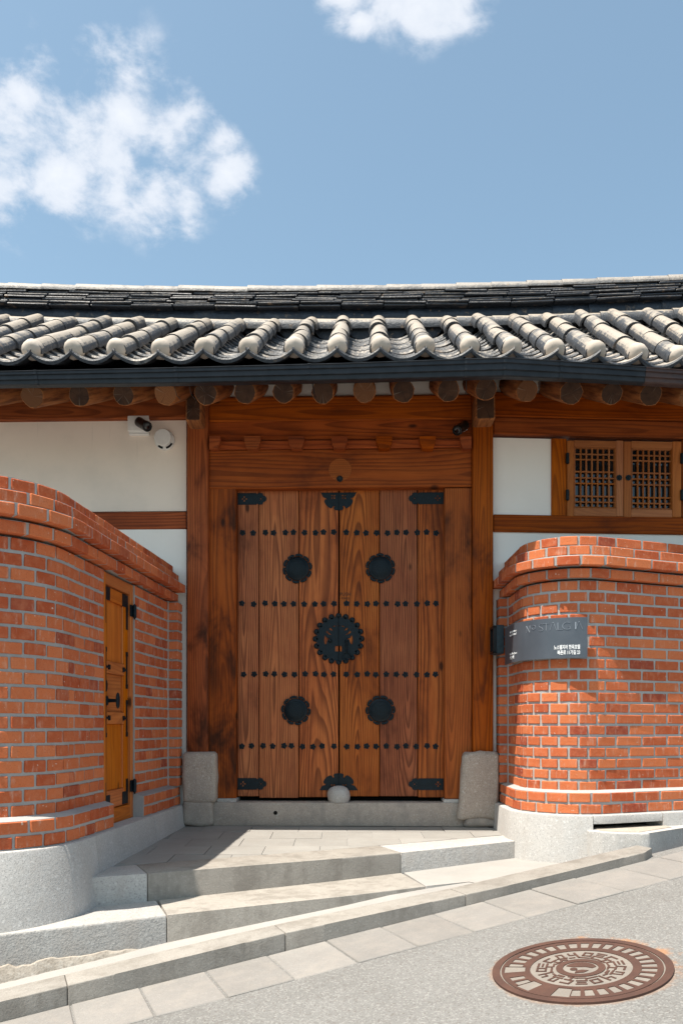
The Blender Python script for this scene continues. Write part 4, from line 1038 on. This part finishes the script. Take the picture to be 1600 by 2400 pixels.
# ------------------------------------------------------------------ things on the walls
# curved name plate
s0 = RPATH.s_of_px(1184, .05, .3, 1.1); s1 = RPATH.s_of_px(1375, .05, .5, 2.0); zs1, zs0 = 1.382, 1.133
p0 = W(*RPATH.at((s0 + s1) / 2, .05)[0])
sg = root('name_plate', (p0.x, p0.y, zs0), 'curved slate grey metal name plate with lettering on the rounded brick wall', 'sign')
SO = .055
mk('plate', sweep(RPATH, s0, s1, [(SO, zs0), (SO, zs1), (SO - .012, zs1), (SO - .012, zs0)], .02), signm, sg)
mk('mounting_rail', sweep(RPATH, s0 + .06, s1 - .05, [(SO - .013, zs0 + .01), (SO - .013, zs0 + .03), (-.005, zs0 + .03), (-.005, zs0 + .01)], .02), granite, sg)
SLn = s1 - s0
def on_plate(nm, s, size, fx, fz, mt, th=.0006, align='LEFT', off=.0009, width=None, space=1.0, bold=0.0):
    me = textme(s, size, th, align, bold, space)
    if width:
        w_ = max(v.co.x for v in me.vertices) - min(v.co.x for v in me.vertices)
        for v in me.vertices: v.co.x *= width / w_
    for v in me.vertices:
        q = s0 + SLn * fx + v.co.x; z = zs0 + (zs1 - zs0) * fz + v.co.y; p, _ = RPATH.at(q, SO + off + v.co.z); P_ = W(*p); v.co = (P_.x, P_.y, z)
    return mk(nm, me, mt, sg)
def fxp(px): return (RPATH.s_of_px(px, SO, s0, s1) - s0) / SLn
for ch, px, sz, fz, wdl in (('N', 1231, .072, .68, 10), ('O', 1244.5, .045, .75, 9), ('S', 1259, .072, .69, 10), ('T', 1270.5, .072, .695, 13), ('Λ', 1285, .072, .695, 14), ('L', 1302, .072, .695, 10), ('G', 1314, .072, .695, 15), ('I', 1336, .072, .695, 2), ('Λ', 1345, .072, .695, 14)):
    on_plate('lettering', ch, sz, fxp(px), fz, letm, .0012, off=.001, bold=-.0026, width=wdl / 325 * .86)
on_plate('lettering', '노스텔지어 한옥호텔', .030, fxp(1297), .225, whiteT, width=fxp(1358) * SLn - fxp(1297) * SLn, bold=.0008)
on_plate('lettering', '북촌로 11가길 23', .030, fxp(1305), .095, whiteT, width=(fxp(1358) - fxp(1305)) * SLn, bold=.0008)
on_plate('lettering', 'The Exclusive', .019, fxp(1194), .78, whiteT, width=(fxp(1209) - fxp(1194)) * SLn); on_plate('lettering', 'Hanok Hotel', .019, fxp(1194), .70, whiteT, width=(fxp(1208.5) - fxp(1194)) * SLn)
on_plate('lettering', 'Double Jae', .019, fxp(1194), .20, whiteT, width=(fxp(1210) - fxp(1194)) * SLn); on_plate('lettering', '더블재', .024, fxp(1194), .09, whiteT, width=(fxp(1203) - fxp(1194)) * SLn)
# intercom box beside the post
zi1, zi0 = FAC.hit(1162, 1463, .25)[1], FAC.hit(1162, 1531, .25)[1]
pi = RPATH.M(.16, (zi0 + zi1) / 2, .05)
ic = root('intercom_box', pi.translation, 'dark teal intercom box on the brick pier beside the right gate post', 'intercom')
mk('housing', boxme(.15, .05, zi1 - zi0, .004), simple('teal_steel', (.022, .040, .052), .45, .2), ic, pi @ Matrix.Translation((0, -.022, 0)))
bm = bmesh.new(); hh = (zi1 - zi0) / 2
for c_, s_ in (((0, 0, hh - .012), (.13, .03, .018)), ((0, 0, -hh + .012), (.13, .03, .018)), ((-.057, 0, 0), (.016, .03, hh * 2 - .01)), ((.057, 0, 0), (.016, .03, hh * 2 - .01))): add_box(bm, c_, s_)
mk('hood', mesh_of(bm, 'hood'), bplast, ic, pi @ Matrix.Translation((0, -.056, 0)))
mk('screen', boxme(.095, .004, hh * 1.6, .001), simple('screen_glass', (.05, .075, .10), .15), ic, pi @ Matrix.Translation((0, -.05, 0)))

# bullet cameras
def bullet(nm, label, px, py, off, direction, plate=None):
    a, z = FAC.hit(px, py, off); o = Vector((a, -off, z))
    g = root('security_camera', (a, 0.0, z), label, 'camera', 'cameras under the eaves')
    dv = Vector(direction).normalized(); M = Matrix.Translation(o) @ dv.to_track_quat('Z', 'Y').to_matrix().to_4x4()
    bm = bmesh.new(); add_lathe(bm, [(.022, -.045), (.033, -.035), (.034, .07), (.036, .075), (.036, .10), (.031, .104), (.029, .097)], 18, M); mk('camera_body', mesh_of(bm, 'b', True), bplast, g)
    bm = bmesh.new(); add_lathe(bm, [(.027, .094), (.02, .0975), (.001, .098)], 14, M); mk('lens', mesh_of(bm, 'l', True), lensm, g)
    bm = bmesh.new(); wallp = Vector((a - .02 * (1 if dv.x > 0 else -1), plate[1] if plate else -.03, z + .03))
    tube(bm, [wallp, wallp + Vector((0, -.03, 0)), o - dv * .02], [.030, .026, .014], 12); mk('arm', mesh_of(bm, 'a', True), bplast, g)
    bm = bmesh.new()
    add_box(bm, (0, -.033, .0), (.010, .004, .012), M); add_box(bm, (.012, -.031, -.022), (.008, .004, .010), M); mk('sticker', mesh_of(bm, 's'), wplast, g)
    return g
gA = bullet('', 'black bullet camera on a square white junction box at the top of the plaster wall', 331, 992, .10, (.55, -.55, -.42), (0, -.04))
a, z = FAC.hit(324.5, 992, .04); mk('junction_box', boxme(.155, .045, .11, .006, 2), wplast, gA, FAC.mat(a, z, .022)); mk('junction_box', boxme(.145, .03, .03, .003), wplast, gA, FAC.mat(a, z - .062, .012))
gB = bullet('', 'black bullet camera tucked against the right gate post', 1084, 1000, .10, (-.42, -.6, -.45), (0, -.03))
# round white detector
a, z = FAC.hit(385, 1029, .02)
gd = root('detector', (a, 0, z), 'round white plastic detector on the plaster wall beside the left gate post', 'detector')
bm = bmesh.new(); add_lathe(bm, [(.073, 0), (.073, .014), (.069, .020), (.05, .022)], 32, FRONT); mk('base', mesh_of(bm, 'd', True), wplast, gd, FAC.mat(a + .002, z - .005, .001))
bm = bmesh.new(); add_lathe(bm, [(.052, .02), (.058, .03), (.062, .046), (.058, .052), (.001, .053)], 32, FRONT); mk('cover', mesh_of(bm, 'd', True), wplast, gd, FAC.mat(a - .004, z + .004, .001))
bm = bmesh.new()
for c0, c1 in ((-1.35, -.45), (-2.35, -1.75)):
    pts = [(.068 * math.cos(c0 + (c1 - c0) * k / 8), .068 * math.sin(c0 + (c1 - c0) * k / 8)) for k in range(9)] + [(.0535 * math.cos(c0 + (c1 - c0) * k / 8), .0535 * math.sin(c0 + (c1 - c0) * k / 8)) for k in range(8, -1, -1)]
    add_prism(bm, pts, -.0205, -.0235)
mk('vent_slot', mesh_of(bm, 'v'), bplast, gd, FAC.mat(a + .002, z - .005, .001))

# door stop stone on the threshold
a, z = FAC.hit(793, 1884, .03); bm = bmesh.new()
add_lathe(bm, [(.072, 0), (.080, .02), (.083, .05), (.078, .078), (.062, .102), (.035, .115), (.004, .118)], 28)
from mathutils import noise
for v in bm.verts: v.co += noise.noise_vector(v.co * 14) * .003
zt = th.matrix_basis.translation.z + max(v.co.z for v in th.data.vertices)
o = mk('door_stop', mesh_of(bm, 'stop', True), granR, None, Matrix.Translation((a, .005, zt - .002)), label='rounded pale granite door stop standing on the threshold before the gate', category='door stop')

# ------------------------------------------------------------------ manhole cover
p = W(MHX, MHD); mh = root('manhole_cover', (p.x, p.y, zr(MHX, MHD)), 'round rusty cast iron manhole cover patterned with raised strokes, set in the asphalt', 'manhole cover')
M0 = on_road(MHX, MHD, .0)
mk('cover_bed', flat([circ(0, 0, MHR - .004, 64)], .006), dirt, mh, M0 @ Matrix.Translation((0, 0, .002)))
mk('rim', flat([circ(0, 0, MHR, 72), circ(0, 0, MHR - .030, 72)], .010), rust, mh, M0 @ Matrix.Translation((0, 0, .004)))
ro, ri = MHR - .036, .19; loops = [circ(0, 0, ro, 72), circ(0, 0, ri, 60)]
rnd = random.Random(9); n = 34
for k in range(n):
    a0 = 2 * math.pi * (k + .16) / n; a1_ = 2 * math.pi * (k + .84) / n; r0, r1 = ri + .032, ro - .022
    if k in (13, 14, 17, 18, 20): r0 -= .012; r1 += .012; a0 -= .06; a1_ += .05
    loops.append([(r0 * math.cos(a0), r0 * math.sin(a0)), (r1 * math.cos(a0), r1 * math.sin(a0)), (r1 * math.cos(a1_), r1 * math.sin(a1_)), (r0 * math.cos(a1_), r0 * math.sin(a1_))])
keep = loops[:2]; last = None
for lp in loops[2:]:
    keep.append(lp)
mk('ring_grid', flat([l for i, l in enumerate(keep) if i < 2 or i not in (16, 20, 21)], .009), rust, mh, M0 @ Matrix.Translation((0, 0, .0035)))
mk('centre_ring', flat([circ(0, 0, .092, 48), circ(0, 0, .066, 40)], .009), rust, mh, M0 @ Matrix.Translation((0, 0, .0035)))
drop = [(.058 * math.cos(t), .058 * math.sin(t)) for t in [math.pi * k / 12 for k in range(-2, 9)]] + [(-.02, .03), (.0, .012), (.02, -.004), (.03, -.03)]
mk('swirl', flat([drop], .008), rust, mh, M0 @ Matrix.Translation((0, 0, .0035))); mk('swirl', flat([circ(-.028, .006, .014, 14)], .008), rust, mh, M0 @ Matrix.Translation((0, 0, .0035)))
mk('swirl', flat([[(-.05, -.028), (-.02, -.045), (.005, -.04), (-.01, -.02), (-.03, -.012)]], .008), rust, mh, M0 @ Matrix.Translation((0, 0, .0035)))
bm = bmesh.new()
for k in range(17):                                            # raised strokes shaped like block letters
    a = 2 * math.pi * k / 17; M = Matrix.Rotation(a, 4, 'Z') @ Matrix.Translation((.137, 0, .0035)) @ Matrix.Rotation(R(-90) + rnd.uniform(-.2, .2), 4, 'Z')
    def bar(x, y, sx_, sy_): add_box(bm, (x, y, 0), (sx_, sy_, .008), M)
    kind = k % 5
    if kind == 0: bar(0, .024, .04, .008); bar(-.016, .008, .008, .03); bar(0, -.008, .04, .008); bar(0, -.026, .008, .028); bar(.0, -.036, .042, .007)
    elif kind == 1: bar(0, .026, .042, .008); bar(0, .01, .034, .007); bar(0, -.006, .042, .008); bar(-.016, -.02, .008, .022); bar(.002, -.032, .036, .007)
    elif kind == 2: bar(-.012, .01, .008, .04); bar(.002, .026, .03, .008); bar(.002, -.006, .03, .008); bar(.018, .01, .008, .04); bar(0, -.028, .044, .008)
    elif kind == 3: bar(.014, .0, .008, .062); bar(.0, .006, .022, .007); bar(-.012, .018, .007, .026); bar(-.012, -.022, .024, .008)
    else: bar(0, .028, .03, .007); bar(-.01, .012, .007, .028); bar(.012, .008, .007, .034); bar(0, -.012, .044, .008); bar(0, -.03, .03, .012)
mk('letter_strokes', mesh_of(bm, 'strokes'), rust, mh, M0)
